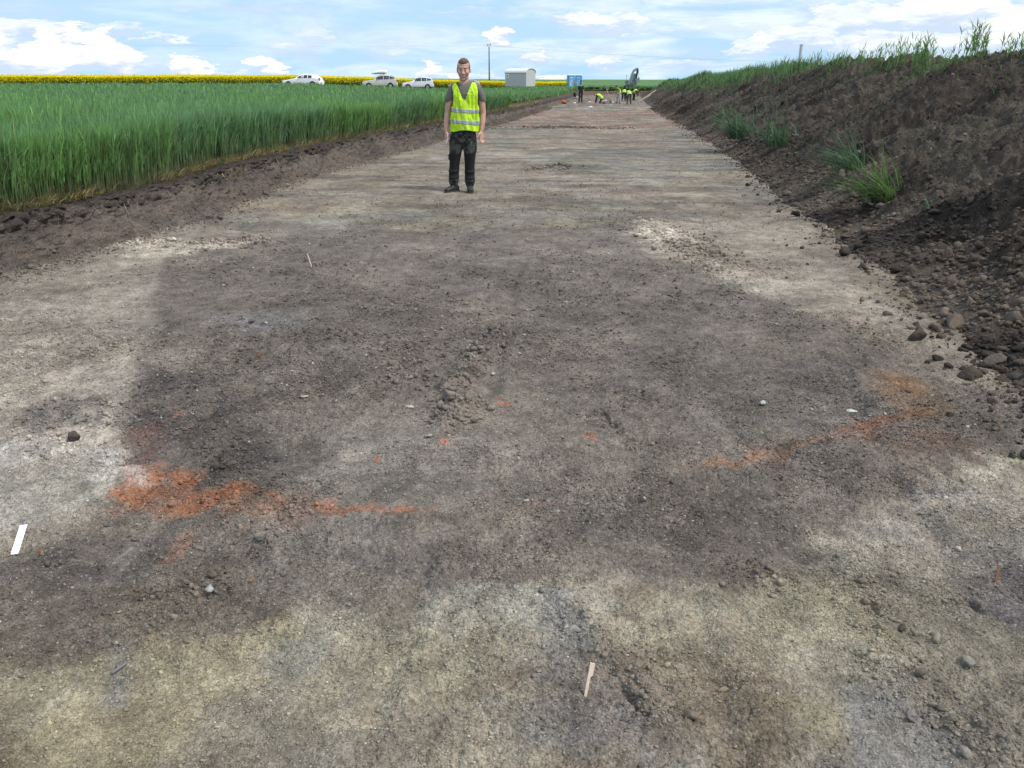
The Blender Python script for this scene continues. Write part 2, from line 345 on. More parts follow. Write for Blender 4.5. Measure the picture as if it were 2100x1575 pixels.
# ------------------------------------------------------------------ floor colours: stains and soil layers seen in plan
def poly_sd(px, py, poly):
    """signed distance, positive inside"""
    px = np.asarray(px); inside = np.zeros(px.shape, bool); d = np.full(px.shape, 1e9); n = len(poly)
    for i in range(n):
        ax, ay = poly[i]; bx, by = poly[(i+1) % n]
        ex, ey = bx-ax, by-ay; t = np.clip(((px-ax)*ex+(py-ay)*ey)/(ex*ex+ey*ey+1e-9), 0, 1)
        d = np.minimum(d, np.hypot(px-ax-t*ex, py-ay-t*ey))
        c = ((ay > py) != (by > py)) & (px < (bx-ax)*(py-ay)/((by-ay) if by != ay else 1e-9)+ax)
        inside ^= c
    return np.where(inside, d, -d)
FEAT = [ # polygon read off the photograph (turned into plan coordinates below), colour, edge softness (m), strength, breakup
 ([(-300,480),(300,480),(420,460),(330,540),(335,620),(310,720),(280,800),(262,900),(240,990),(180,1080),(60,1120),(-300,1160)], (156,147,138), .08, .85, .3),
 ([(0,540),(160,530),(300,560),(200,620),(0,600)], (138,134,122), .12, .5, .5),
 ([(0,600),(240,560),(150,600),(0,630)], (120,112,103), .10, .6, .5),
 ([(1300,450),(1660,445),(1730,560),(1860,640),(2010,730),(2120,840),(2050,830),(1960,770),(1850,700),(1650,625),(1500,560),(1340,520)], (152,142,132), .14, .8, .5),
 ([(330,520),(560,490),(760,480),(1000,470),(1300,460),(1340,520),(1500,570),(1600,620),(1750,690),(1900,760),(2200,850),(2200,930),(1980,950),(1860,1010),(1880,1060),(1700,1080),(1640,1130),(1620,1200),(1450,1215),(1200,1195),(1050,1225),(900,1240),(780,1290),(600,1250),(450,1330),(330,1290),(100,1370),(-200,1390),(-200,1180),(20,1150),(120,1110),(200,1075),(240,1000),(250,940),(262,880),(290,780),(300,700),(330,600)], (112,104,98), .06, .94, .16),
 ([(330,540),(900,520),(980,600),(820,680),(500,660),(320,640)], (104,96,90), .3, .6, .4),
 ([(285,770),(420,770),(520,860),(560,960),(480,1000),(380,960),(262,940),(255,880)], (80,75,75), .10, .75, .4),
 ([(440,650),(620,640),(660,680),(480,700)], (122,120,124), .12, .6, .5),
 ([(700,880),(900,860),(1000,1000),(860,1040),(640,1050),(600,960)], (122,117,111), .2, .5, .6),
 ([(560,1060),(700,1080),(820,1110),(780,1200),(600,1230),(480,1200)], (122,118,113), .15, .5, .5),
 ([(1560,760),(1800,720),(1860,900),(1650,880)], (98,92,92), .15, .5, .5),
 ([(-200,1000),(200,960),(260,1000),(160,1060),(-200,1090)], (160,156,148), .07, .8, .3),
 ([(50,835),(230,830),(250,870),(120,890),(40,870)], (92,86,84), .06, .8, .4),
 ([(0,1140),(140,1110),(330,1130),(320,1180),(180,1200),(0,1180)], (92,86,86), .08, .6, .5),
 ([(1860,1010),(2000,960),(2300,940),(2300,1150),(1960,1150),(1930,1210),(1700,1150),(1680,1090)], (158,149,138), .10, .85, .4),
 ([(1400,1215),(1720,1200),(1850,1330),(1750,1370),(1430,1350),(1200,1290)], (168,161,144), .10, .75, .4),
 ([(250,1320),(460,1330),(700,1270),(1000,1260),(1100,1330),(1000,1420),(500,1430),(250,1400)], (156,150,132), .10, .7, .45),
 ([(-200,1390),(100,1375),(220,1340),(220,1440),(100,1480),(-200,1500)], (152,147,130), .08, .75, .4),
 ([(1940,1155),(2300,1160),(2300,1290),(2060,1270),(1985,1240)], (104,97,100), .04, .9, .3),
 ([(1080,1430),(1180,1385),(1290,1380),(1360,1440),(1350,1520),(1200,1560),(1110,1520)], (122,116,113), .04, .85, .35),
 ([(225,1320),(262,1320),(262,1450),(215,1450)], (132,130,130), .03, .8, .4),
 ([(1220,1290),(1330,1390),(1420,1560),(1330,1580),(1280,1430)], (118,110,102), .05, .7, .5),
 ([(1740,1330),(2100,1480),(2300,1600),(1900,1640),(1800,1500)], (124,117,110), .08, .6, .6),
 ([(245,1320),(420,1520),(330,1600),(200,1600)], (120,112,102), .12, .35, .6),
 ([(500,1500),(760,1480),(900,1600),(560,1640)], (128,124,118), .1, .6, .5),
 ([(1660,1500),(1780,1530),(1800,1620),(1640,1620)], (122,116,116), .05, .5, .5),
 # burnt clay: orange
 ([(245,945),(300,960),(380,965),(460,1010),(520,1045),(575,1062),(520,1072),(400,1062),(330,1058),(250,1040),(262,1000)], (150,104,80), .04, 1.0, .6),
 ([(262,880),(330,870),(345,905),(300,950),(255,930)], (114,88,80), .05, .65, .6),
 ([(645,1062),(700,1045),(780,1050),(890,1030),(890,1045),(780,1062),(700,1072),(655,1075)], (148,105,84), .022, 1.0, .55),
 ([(320,1160),(360,1110),(395,1090),(400,1110),(370,1150),(330,1172)], (140,104,88), .02, .5, .7),
 ([(1385,950),(1480,935),(1590,900),(1690,885),(1690,900),(1600,915),(1500,945),(1400,962)], (132,103,85), .03, .95, .55),
 ([(1780,755),(1850,760),(1930,810),(1955,850),(1880,862),(1830,830),(1790,800)], (134,108,86), .08, 1.0, .6),
 ([(1690,885),(1800,855),(1900,855),(1880,875),(1760,895)], (138,92,68), .05, .8, .7),
 ([(1800,900),(1980,900),(1980,940),(1850,950)], (122,96,84), .08, .6, .7),
 ([(1018,832),(1050,835),(1052,843),(1025,846)], (150,100,82), .01, 1, .3),
 ([(1008,822),(1020,822),(1020,830),(1008,830)], (150,98,80), .006, 1, .3),
 ([(902,909),(920,908),(922,920),(905,922)], (150,106,88), .01, 1, .3),
 ([(1192,888),(1222,892),(1225,905),(1198,902)], (142,104,86), .01, .9, .5),
 ([(525,730),(542,732),(538,740),(522,738)], (150,100,84), .008, 1, .4),
 ([(355,845),(372,843),(374,852),(356,856)], (146,102,86), .01, .8, .4),
 ([(765,942),(778,940),(778,950),(766,952)], (150,106,88), .006, 1, .4),
 ([(1090,1030),(1160,1030),(1140,1050),(1080,1050)], (118,92,84), .03, .5, .6),
 ([(400,1065),(560,1050),(700,1040),(650,1100),(480,1090)], (140,100,84), .08, .35, .8),
 # chalk white rubble bands
 ([(0,905),(90,900),(200,930),(260,950),(330,985),(240,985),(120,960),(0,940)], (176,172,168), .05, .8, .5),
 ([(200,512),(330,490),(420,500),(560,492),(420,516),(330,528)], (188,179,167), .08, .9, .7),
 ([(1295,460),(1350,450),(1400,480),(1470,490),(1400,515),(1340,505)], (182,172,160), .12, .85, .75),
 ([(1420,520),(1520,560),(1620,590),(1560,600),(1440,560)], (160,152,142), .10, .6, .7),
 ([(0,620),(130,600),(200,630),(60,670),(0,665)], (165,157,148), .08, .6, .7),
]
_FW = []
for poly, c, soft, st, br in FEAT:
    _FW.append(([pix2floor(a, b)[:2] for a, b in poly], lin(c), soft, st, br))
KA = .86       # picture value to base colour
def floor_col(x, y):
    n1 = fbm(x*.9, y*.9, 4, 11); n2 = fbm(x*3.1, y*3.1, 4, 23); n3 = fbm(x*11, y*11, 3, 31); n4 = fbm(x*34, y*34, 2, 41)
    near = lin((139,132,119)); far_ = lin((125,115,105)); far2 = lin((116,111,104)); red = lin((122,97,86))
    a = sstep(2.8, 5, y)[:, None]
    c = near*(1-a)+far_*a
    k = sstep(.42, .62, fbm(x*.35+4, y*.22, 3, 51))[:, None]*sstep(6, 12, y)[:, None]; c = c*(1-k)+far2*k
    k = (sstep(30, 34, y)*(1-sstep(50, 58, y)))[:, None]*sstep(.3, .6, fbm(x*.3, y*.5, 3, 57))[:, None]; c = c*(1-k*.9)+red*k*.95
    k = sstep(60, 85, y)[:, None]; c = c*(1-k)+lin((104,91,83))*k
    # patchy tint: ochre, blue grey, brown
    nearf = (1-sstep(3.2, 5, y))
    for sd_, th, cc, am in ((61, .56, (156,146,118), .6), (67, .56, (128,128,130), .7), (71, .59, (122,108,94), .65), (75, .6, (176,172,160), .5)):
        k = (sstep(th-.02, th+.09, fbm(x*1.9+sd_, y*1.9, 4, sd_))*am*(.35+.65*nearf))[:, None]; c = c*(1-k)+lin(cc)*k
    wx = x+(n2-.5)*.24+(n3-.5)*.12+(n4-.5)*.05; wy = y+(fbm(x*3.1+9, y*3.1, 4, 87)-.5)*.22*(1+y*.12)+(fbm(x*11, y*11, 2, 88)-.5)*.13+(vn(x*40, y*40, 89)-.5)*.05
    for poly, cc, soft, st, br in _FW:
        xs = [p[0] for p in poly]; ys = [p[1] for p in poly]; mg = soft*3+.4
        ii = np.nonzero((wx > min(xs)-mg) & (wx < max(xs)+mg) & (wy > min(ys)-mg) & (wy < max(ys)+mg))[0]
        if not len(ii): continue
        soft2 = soft*(1 if br < .7 else 1.4); small = (max(xs)-min(xs)) < .35
        qx, qy = (x[ii]+(n3[ii]-.5)*.03, y[ii]+(n4[ii]-.5)*.03) if small else (wx[ii], wy[ii])
        s = poly_sd(qx, qy, poly)
        brk = sstep(.34, .62, fbm(x[ii]*5+3, y[ii]*9, 4, 93, .6))
        k = np.clip(sstep(-soft2, soft2, s)*st*(1-br+br*brk), 0, 1)[:, None]
        c[ii] = c[ii]*(1-k)+cc*k
    f = (.70+.60*n1)*(.62+.76*n2)*(.72+.56*n3)*(.80+.40*n4)
    # thin darker scrape streaks across the trench where the bucket dragged
    st_ = fbm(x*.8, y*3.2+x*.15, 4, 97); f = f*(1-.24*sstep(.52, .68, st_)*sstep(6, 11, y)+.12*sstep(.60, .46, st_)*sstep(7, 12, y))
    return np.clip(c*f[:, None]*np.array([1.04, 1.0, .965])*KA*1.20, .01, .8)

# rows of loosened crumbs (photo polylines, half width m, height m)
RUBBLE = [([(1025,690),(985,735),(940,790),(932,850),(915,880)], .095, .045, 1.45), ([(700,690),(780,700),(850,722),(820,800)], .12, .012),
 ([(440,890),(470,950),(470,990),(520,1020),(640,1035),(600,1050)], .12, .028, 1.1), ([(40,860),(140,850),(240,860)], .12, .02),
 ([(1150,1245),(1210,1300),(1270,1370),(1330,1450),(1340,1500)], .06, .012), ([(1740,1150),(1780,1240),(1830,1330),(1880,1420),(1990,1500),(2080,1560)], .09, .012),
 ([(1470,1150),(1540,1180),(1640,1210)], .10, .014), ([(240,1270),(300,1260),(420,1200),(470,1240)], .11, .012), ([(530,1105),(560,1130)], .07, .012),
 ([(60,900),(150,935),(250,950)], .10, .016), ([(1230,855),(1290,905),(1300,930)], .03, .010),
 ([(250,510),(400,500),(540,500)], .22, .02), ([(1310,460),(1400,495),(1470,545)], .25, .02), 
 ([(1080,350),(1130,345),(1150,340)], .3, .02), ([(170,740),(240,722),(270,700)], .1, .014),
 ([(180,264),(1100,262),(1280,264)], .5, .02)]
_RW = [([pix2floor(a, b)[:2] for a, b in t[0]], t[1], t[2]) for t in RUBBLE]; _RS = [t[3] if len(t) > 3 else 1.0 for t in RUBBLE]
_GR = [([pix2floor(a, b)[:2] for a, b in pl], hw, h) for pl, hw, h in
 [([(1232,850),(1262,880),(1292,905)], .03, -.03), ([(1240,1380),(1290,1440),(1320,1480)], .018, -.016), ([(1290,1400),(1320,1440)], .012, -.014), ([(1788,1235),(1802,1262)], .012, -.02),
  ([(1985,1225),(2005,1240)], .02, -.03), ([(1560,1165),(1600,1185)], .03, -.02), ([(1730,1330),(1800,1360)], .01, -.012), ([(560,1055),(610,1030),(650,1025)], .05, -.02), ([(650,740),(640,790),(700,860)], .1, -.015)]]
def path_k(x, y, pl, hw):
    d = np.full(x.shape, 1e9)
    for (ax, ay), (bx, by) in zip(pl, pl[1:]):
        ex, ey = bx-ax, by-ay; t = np.clip(((x-ax)*ex+(y-ay)*ey)/(ex*ex+ey*ey+1e-9), 0, 1)
        d = np.minimum(d, np.hypot(x-ax-t*ex, y-ay-t*ey))
    return 1-sstep(.15*hw, 1.15*hw, d)
def floor_h(x, y, cell=None):
    if cell is None: cell = np.zeros_like(x)
    def fade(l): return np.clip(1.5-cell*2.2/l, 0, 1)
    h = zf(y)+(fbm(x*.7, y*.7, 2, 3)-.5)*.05
    h += (fbm(x*3, y*3, 2, 5)-.5)*.030*fade(.33)
    h += (fbm(x*9, y*9, 2, 7)-.5)*.018*fade(.11)
    h += (fbm(x*5.5+y*.35, y*.9, 3, 15)-.5)*.026*fade(.2)
    h += (fbm(x*2.2, y*7.5, 3, 16)-.5)*.024*fade(.15)*sstep(.4, .6, fbm(x*.8, y*.8, 2, 14))
    for k_, (cx0, sl, wv_) in enumerate(((-.35, .10, .05), (.62, .12, .07), (1.55, .15, .05), (-1.6, .05, .06))):
        dl = x-(cx0+sl*(y-2))-(fbm(y*.6, y*0+k_, 2, 44)-.5)*.3; h += (-.014*np.exp(-(dl/.035)**2)+.011*np.exp(-((dl-.07)/.04)**2))*sstep(.42, .58, fbm(y*.9+k_*7, y*0, 3, 45))*fade(.1)
    rough = .45+.9*sstep(.42, .62, fbm(x*1.3, y*1.3, 3, 9))
    f1, f2, cid = worley(x*16, y*16, 13); h += (np.clip(f2-f1, 0, .5)*.015*(.4+cid))*rough*fade(.06)
    f1, f2, cid = worley(x*38+3, y*38, 17); h += (np.clip(f2-f1, 0, .5)*.0105*(.3+cid))*rough*fade(.026)
    f1, f2, cid = worley(x*85+9, y*85, 18); h += (np.clip(f2-f1, 0, .5)*.0045*(.3+cid))*rough*fade(.012)
    h += (fbm(x*60, y*60, 2, 19)-.5)*.006*fade(.016)
    for pl, hw, a in _RW+_GR:
        xs = [p[0] for p in pl]; ys = [p[1] for p in pl]
        ii = np.nonzero((x > min(xs)-hw*2) & (x < max(xs)+hw*2) & (y > min(ys)-hw*2) & (y < max(ys)+hw*2))[0]
        if len(ii):
            k = path_k(x[ii]+(vn(x[ii]*14, y[ii]*14, 77)-.5)*hw, y[ii]+(vn(x[ii]*14+5, y[ii]*14, 78)-.5)*hw, pl, hw)
            h[ii] += k*a*(.5+vn(x[ii]*40, y[ii]*40, 99))
    return h

# trench floor sheet: rows get wider apart with distance
ytab = np.concatenate([np.linspace(.15, 3, 2000), np.linspace(3, 122, 6000)[1:]]); pyt = w2pix(np.zeros_like(ytab), ytab, zf(ytab))[1]
rows_py = np.concatenate([np.linspace(4200, 1700, 60)[:-1], np.arange(1700, 560, -1.55), np.arange(560, 186, -1.1)])
ys = np.interp(rows_py, pyt[::-1], ytab[::-1]); ys = ys[(ys < 121)]; ys = np.concatenate([[-6, -4, -2.5, -1.2, -.4], ys])
us = np.concatenate([np.linspace(-3.5, -.95, 60)[:-1], np.linspace(-.95, .95, 1560), np.linspace(.95, 3.5, 60)[1:]])
b_ = np.where(ys > .3, ys/np.maximum(ys*math.cos(PITCH)+1.58*math.sin(PITCH), .1), .3)
dep = np.where(ys > .3, ys*math.cos(PITCH)+(CAM_Z-zf(ys))*math.sin(PITCH), .85)
gx = (us[None, :]*dep[:, None]).ravel(); gy = np.repeat(ys, len(us))
cell = np.repeat(np.maximum(np.abs(np.gradient(ys)), dep*(us[100]-us[99])), len(us))
keep = (gx > xL(gy)-.5) & (gx < xR(gy)+1.6) & (gy < YEND+.6)
gz = np.zeros_like(gx); gc = np.zeros((len(gx), 3)); ki = np.nonzero(keep)[0]
gz[ki] = floor_h(gx[ki], gy[ki], cell[ki]); gc[ki] = floor_col(gx[ki], gy[ki])
fc = grid_faces(len(ys), len(us), keep)
used = np.unique(fc); remap = np.zeros(len(gx), np.int64); remap[used] = np.arange(len(used))
tag(mesh_np('trench_floor', np.stack([gx, gy, gz], 1)[used], remap[fc], M_FLOOR, True, gc[used]), kind='structure')
print('floor verts', len(used))

# ------------------------------------------------------------------ field ground, all round
rr = np.concatenate([np.linspace(0, 3, 6)[1:], np.geomspace(3.2, 150, 150), np.geomspace(155, 2500, 30)]); aa = np.radians(np.linspace(-180, 180, 541))
rg, ag = np.meshgrid(rr, aa, indexing='ij'); fx = (rg*np.sin(ag)).ravel(); fy = (rg*np.cos(ag)).ravel()
ins = (fx > xL(fy)-.32) & (fx < xR(fy)+2.2) & (fy < YEND+.2)
fz = np.where(ins, zf(fy)-.25, zg(fx, fy)-.03)
brown = lin((96,80,66)); fcx = np.where((np.hypot(fx, fy) > 160)[:, None], lin((84,118,68)), brown)*(.7+.6*fbm(fx*.5, fy*.5, 3, 5))[:, None]
tag(mesh_np('ground', np.stack([fx, fy, fz], 1), grid_faces(len(rr), len(aa)), M_HEAP, True, fcx), kind='structure')

# ------------------------------------------------------------------ left cut bank
def seq(y0, y1, k, cap=9):
    v = [y0]
    while v[-1] < y1: v.append(v[-1]+min(cap, k*max(v[-1], 2.5)))
    return np.array(v)
def bank_w(y): return .32+.14*fbm(y*.6, y*0+3, 3, 4)
sy = np.concatenate([np.linspace(-8, 2.4, 60), seq(2.5, YEND+3, .0030)]); nt = 96
tt = np.linspace(0, 1, nt); S, T = np.meshgrid(sy, tt, indexing='ij'); S = S.ravel(); T = T.ravel()
bw = bank_w(S)+.02; Hh = zg(xL(S)-1, S)-zf(S)
# profile: toe, sloping face, crumbly lip, flat top
pu = np.interp(T, [0, .12, .40, .66, .74, .80, 1], [-.16, 0, .42, .74, .78, .98, 2.3]); pv = np.interp(T, [0, .12, .40, .66, .74, .80, 1], [-.06, .03, .36, .76, .97, 1.0, .99])
bx = xL(S)-pu*bw; bz = zf(S)+pv*Hh
face = sstep(.1, .3, T)*(1-sstep(.8, .95, T))
n_ = fbm(S*2.2, T*4, 4, 61)-.5; n2_ = fbm(S*11, T*16, 4, 62, .6)-.5; f1, f2, cid = worley(S*9, T*11, 63)
bx += (n_*.16*face+n2_*.10*face+(np.clip(f2-f1, 0, .6)-.2)*.14*face*sstep(.5, .75, T)); bz += (n2_*.07*(.3+sstep(.5, .8, T))+(vn(S*22, T*30, 64)-.5)*.03)
bz += (fbm(S*1.6, T*2, 3, 67)-.5)*.14*sstep(.6, .8, T)
c0 = lin((98,89,84)); c1 = lin((118,108,101)); c2 = lin((74,66,61))
kk = sstep(.3, .62, fbm(S*1.1, T*3, 4, 65))[:, None]; bc = c0*(1-kk)+c1*kk; kk = sstep(.62, .78, T)[:, None]*.8; bc = bc*(1-kk)+c2*kk
kk = (sstep(.5, .62, fbm(S*.5, T*1, 3, 66))*(1-sstep(.4, .6, T)))[:, None]*.35; bc = bc*(1-kk)+lin((122,104,92))*kk
kk = (1-sstep(.06, .16, T))[:, None]; bc = (bc*(.75+.5*fbm(S*7, T*12, 3, 68))[:, None]*KA)*(1-kk)+floor_col(bx, S)*kk
tag(mesh_np('trench_bank', np.stack([bx, S+(n2_*.05), bz], 1), grid_faces(len(sy), nt), M_HEAP, True, bc), kind='structure')
# bank across the far end
sx = np.linspace(float(xL(YEND))-1.5, float(xR(YEND))+1.5, 260); tt2 = np.linspace(0, 1, 24); S2, T2 = np.meshgrid(sx, tt2, indexing='ij'); S2 = S2.ravel(); T2 = T2.ravel()
ez = zf(YEND)+np.interp(T2, [0, .2, .7, 1], [-.1, 0, .95, 1])*(zg(S2, S2*0+YEND+2)-zf(YEND))+(fbm(S2*3, T2*5, 3, 8)-.5)*.12
ey = YEND+T2*1.1+(fbm(S2*2, T2*3, 3, 9)-.5)*.5
tag(mesh_np('trench_end_bank', np.stack([S2, ey, ez], 1), grid_faces(len(sx), 24), M_HEAP, True, (lin((104,84,74))*KA*(.7+.6*fbm(S2*2, T2*2, 3, 1))[:, None])), kind='structure')

# ------------------------------------------------------------------ spoil heap along the right
def heap_h(y): return 1.80+.20*(fbm(y*.22, y*0, 3, 21)-.5)*2+.14*(fbm(y*1.1, y*0+5, 3, 20)-.5)*2-.24*np.exp(-((y-10)/4)**2)-.3*sstep(84, 112, y)-1.2*sstep(108, YEND+4, y)
HS = np.concatenate([np.linspace(-9, 1.9, 60), seq(2.0, YEND+4, .0028)]); HN = 400
PU = [-.25, 0, .35, 1.0, 2.0, 3.0, 3.5, 4.2, 5.2, 7.2]; PV = [-.05, .01, .10, .34, .62, .92, 1.0, .96, .70, .20]
def heap_pt(S, q):
    """S along, q metres across from the toe"""
    H = heap_h(S); wob = (fbm(S*.8, q*.5, 3, 22)-.5)
    x = xR(S)+q+wob*.55*sstep(.0, .8, q)-(fbm(S*.9, S*0+2, 3, 28)-.5)*.22
    v = np.interp(q, PU, PV)
    zt = zf(S)*(1-sstep(3, 5.4, q))+zg(x, S)*sstep(3, 5.4, q)
    z = zt+v*(H-0*S)
    m = sstep(.1, .7, q)*(1-sstep(6, 7, q))
    # runnels slanting down the face, lumps and clods
    r1 = fbm((S+q*.55)*1.6, q*.35, 4, 23, .55)-.5; r2 = fbm((S+q*.6)*5.5, q*1.5, 4, 24, .6)-.5
    z = z+m*(r1*.50+r2*.26); x = x-m*(r1*.18)
    f1, f2, c = worley(S*5, q*5, 25); z = z+m*np.clip(.5-f1, 0, .5)*.20*(c > .45)
    f1, f2, c = worley(S*14, q*14, 26); z = z+m*np.clip(.5-f1, 0, .5)*.09*(c > .3)
    z = z+m*(fbm(S*30, q*30, 2, 27)-.5)*.028
    z = z+.30*(fbm(S*1.6, q*1.6, 3, 29)-.5)*sstep(2.6, 3.3, q)
    return x, z
def heap_col(S, q):
    a = lin((88,77,69)); b = lin((108,96,86)); c = lin((68,60,55)); d = lin((112,90,77)); e = lin((100,94,82))
    k = sstep(.42, .62, fbm((S+q*.5)*.9, q*.6, 4, 31))[:, None]; o = a*(1-k)+b*k
    k = sstep(.5, .68, fbm((S+q*.5)*2.1, q*.9, 4, 32))[:, None]; o = o*(1-k)+c*k
    k = (sstep(.42, .64, fbm(S*.25, q*.9, 3, 33))*sstep(2.2, 3.2, q)*sstep(10, 24, S))[:, None]*.8; o = o*(1-k)+d*k
    k = (sstep(.55, .68, fbm(S*.8, q*1.2, 4, 34))*sstep(.8, 1.4, q)*(1-sstep(2.4, 3, q)))[:, None]*.5; o = o*(1-k)+e*k
    return o*(.66+.68*fbm(S*9, q*9, 4, 35))[:, None]*.74
qv = np.concatenate([np.linspace(-.25, 3.7, 330), np.linspace(3.75, 7.2, 70)]); S, Q = np.meshgrid(HS, qv, indexing='ij'); S = S.ravel(); Q = Q.ravel()
hx, hz = heap_pt(S, Q)
tag(mesh_np('spoil_heap', np.stack([hx, S, hz], 1), grid_faces(len(HS), len(qv)), M_HEAP, True, heap_col(S, Q)), 'long dark brown heap of excavated soil along the right side of the trench', 'spoil heap')

# ------------------------------------------------------------------ scattered clods and crumbs
def rock_templates(n, sub, rough):
    out = []
    for i in range(n):
        bm = bmesh.new(); bmesh.ops.create_icosphere(bm, subdivisions=sub, radius=1)
        v = np.array([p.co for p in bm.verts]); f = np.array([[x.index for x in q.verts] for q in bm.faces]); bm.free()
        r = np.random.default_rng(100+i); nd = r.normal(size=(7, 3)); nd /= np.linalg.norm(nd, axis=1)[:, None]
        for d, t in zip(nd, r.uniform(.30, .75, 7)):       # planar chips
            p = v@d; v = v-np.outer(np.clip(p-t, 0, None)*.95, d)
        v = v*(1+r.normal(scale=rough, size=(len(v), 1)))
        out.append((v, f))
    return out
T1 = rock_templates(8, 1, .18); T2_ = rock_templates(8, 2, .12); T3_ = rock_templates(8, 3, .03)
def rot_np(n, r, tilt=1.0):
    q = r.normal(size=(n, 4)); q /= np.linalg.norm(q, axis=1)[:, None]; a, b, c, d = q.T
    return np.stack([np.stack([1-2*(c*c+d*d), 2*(b*c-a*d), 2*(b*d+a*c)], -1), np.stack([2*(b*c+a*d), 1-2*(b*b+d*d), 2*(c*d-a*b)], -1), np.stack([2*(b*d-a*c), 2*(c*d+a*b), 1-2*(b*b+c*c)], -1)], 1)
def scatter(name, P, size, col, temps, label=None, cat=None, kind='stuff', flat=(.55, 1), sink=.25, seed=1, smooth=False):
    r = np.random.default_rng(seed); n = len(P); ti = r.integers(0, len(temps), n); V = []; Fc = []; C = []; off = 0
    for k, (tv, tf) in enumerate(temps):
        ii = np.nonzero(ti == k)[0]; m = len(ii)
        if not m: continue
        Rm = rot_np(m, r); sc = np.stack([r.uniform(.7, 1.25, m), r.uniform(.6, 1.0, m), r.uniform(*flat, m)], 1)
        v = np.einsum('nij,vj->nvi', Rm, tv); v = v*sc[:, None, :]*size[ii][:, None, None]
        v = v+P[ii][:, None, :]; v[..., 2] += (size[ii]*sc[:, 2]*(1-2*sink)*.5)[:, None]
        V.append(v.reshape(-1, 3)); Fc.append((tf[None]+(np.arange(m)*len(tv))[:, None, None]+off).reshape(-1, 3)); off += m*len(tv)
        C.append(np.repeat(col[ii], len(tv), 0))
    o = mesh_np(name, np.concatenate(V), np.concatenate(Fc), M_CLOD, smooth, np.concatenate(C)); tag(o, label, cat, kind=kind); return o
# crumbs over the whole floor, even density on the ground seen at each range
N = 330000
py = rng.uniform(330, 1640, N); px = rng.uniform(-150, 2250, N)
keepn = rng.random(N) < np.clip((py-300)/500, .10, 1); py = py[keepn]; px = px[keepn]
yy = np.interp(py, pyt[::-1], ytab[::-1]); dp = yy*math.cos(PITCH)+(CAM_Z-zf(yy))*math.sin(PITCH); xx = (px-1050)/F*dp
cl_ = fbm(xx*2.2, yy*2.2, 4, 55); ok = (xx > xL(yy)-.05) & (xx < xR(yy)+.3) & (rng.random(len(xx)) < .14+1.0*sstep(.40, .64, cl_)); xx, yy, dp = xx[ok], yy[ok], dp[ok]
sz = dp/F*rng.lognormal(.38, .50, len(xx)); sz = np.minimum(sz, .018)
def place(xx, yy): return np.stack([xx, yy, floor_h(xx, yy)], 1)
ccol = floor_col(xx, yy)*rng.lognormal(.02, .22, len(xx))[:, None]; wh = rng.random(len(xx)) < .02; ccol[wh] = lin((205,200,190))*.75
PP = [place(xx, yy)]; SS = [sz]; CC = [ccol]
for (pl, hw, h), mul in zip(_RW, _RS):
    L = sum(math.dist(a, b) for a, b in zip(pl, pl[1:])); dd = np.mean([p[1] for p in pl]); n = int(min(1500, L*hw*2/(max(.0040, dd*.0016)**2)*.13))
    seg = rng.integers(0, len(pl)-1, n); t = rng.random(n); A = np.array(pl)[seg]; B = np.array(pl)[seg+1]; q = A+(B-A)*t[:, None]+rng.normal(scale=hw*.75, size=(n, 2))
    PP.append(place(q[:, 0], q[:, 1])); s_ = mul*rng.lognormal(-.15, .65, n)*max(.0045, dd*.0015); SS.append(np.minimum(s_, .028+dd*.001)); CC.append(floor_col(q[:, 0], q[:, 1])*rng.lognormal(-.02, .16, n)[:, None])
scatter('soil_crumbs', np.concatenate(PP), np.concatenate(SS), np.concatenate(CC), T1, seed=3)
# loose clods tumbled to the toe of the heap
n = 15000; yq = np.exp(rng.uniform(math.log(3.2), math.log(60), n)); q = rng.normal(.40, .28, n); q = np.where(rng.random(n) < .10, rng.exponential(.16, n)*-1+.1, q)
q = np.clip(q, -.6, 1.4); hx_, hz_ = heap_pt(yq, q); fl = floor_h(hx_, yq); s_ = np.maximum(rng.lognormal(-4.35, .66, n), yq*.0010)*np.where(q < -.1, .8, 1)
s_ = np.minimum(s_, .075)
z_ = np.maximum(hz_, fl); scatter('heap_rubble', np.stack([hx_, yq, z_], 1), s_, heap_col(yq, np.maximum(q, 0))*rng.lognormal(.12, .25, n)[:, None]*1.12, T2_, seed=4)
# lumps over the face of the heap
n = 34000; yq = np.exp(rng.uniform(math.log(3.2), math.log(70), n)); q = rng.uniform(.3, 3.9, n); hx_, hz_ = heap_pt(yq, q)
s_ = np.minimum(np.maximum(rng.lognormal(-4.5, .60, n), yq*.0009), .09); cc = heap_col(yq, q)*rng.lognormal(.12, .3, n)[:, None]; m = rng.random(n) < .03; cc[m] = lin((150,142,130))*.8*rng.uniform(.5, 1, (m.sum(), 1))
scatter('heap_clods', np.stack([hx_, yq, hz_], 1), s_, cc, T1, sink=.4, seed=5)
# crumbs fallen at the foot of the left bank
n = 5000; yq = np.exp(rng.uniform(math.log(5), math.log(60), n)); xq = xL(yq)-rng.normal(.0, .14, n); s_ = np.maximum(rng.lognormal(-4.7, .5, n), yq*.0008)
k = (xL(yq)-xq)/bank_w(yq); zq = zf(yq)+np.interp(k, [-3, 0, .6, 1], [0, .02, .3, .45]); scatter('bank_crumbs', np.stack([xq, yq, np.maximum(zq, floor_h(xq, yq)-.0)], 1)[k < .35], s_[k < .35], (floor_col(xq, yq)*.45+lin((100,90,84))*.45)[k < .35], T1, seed=6)

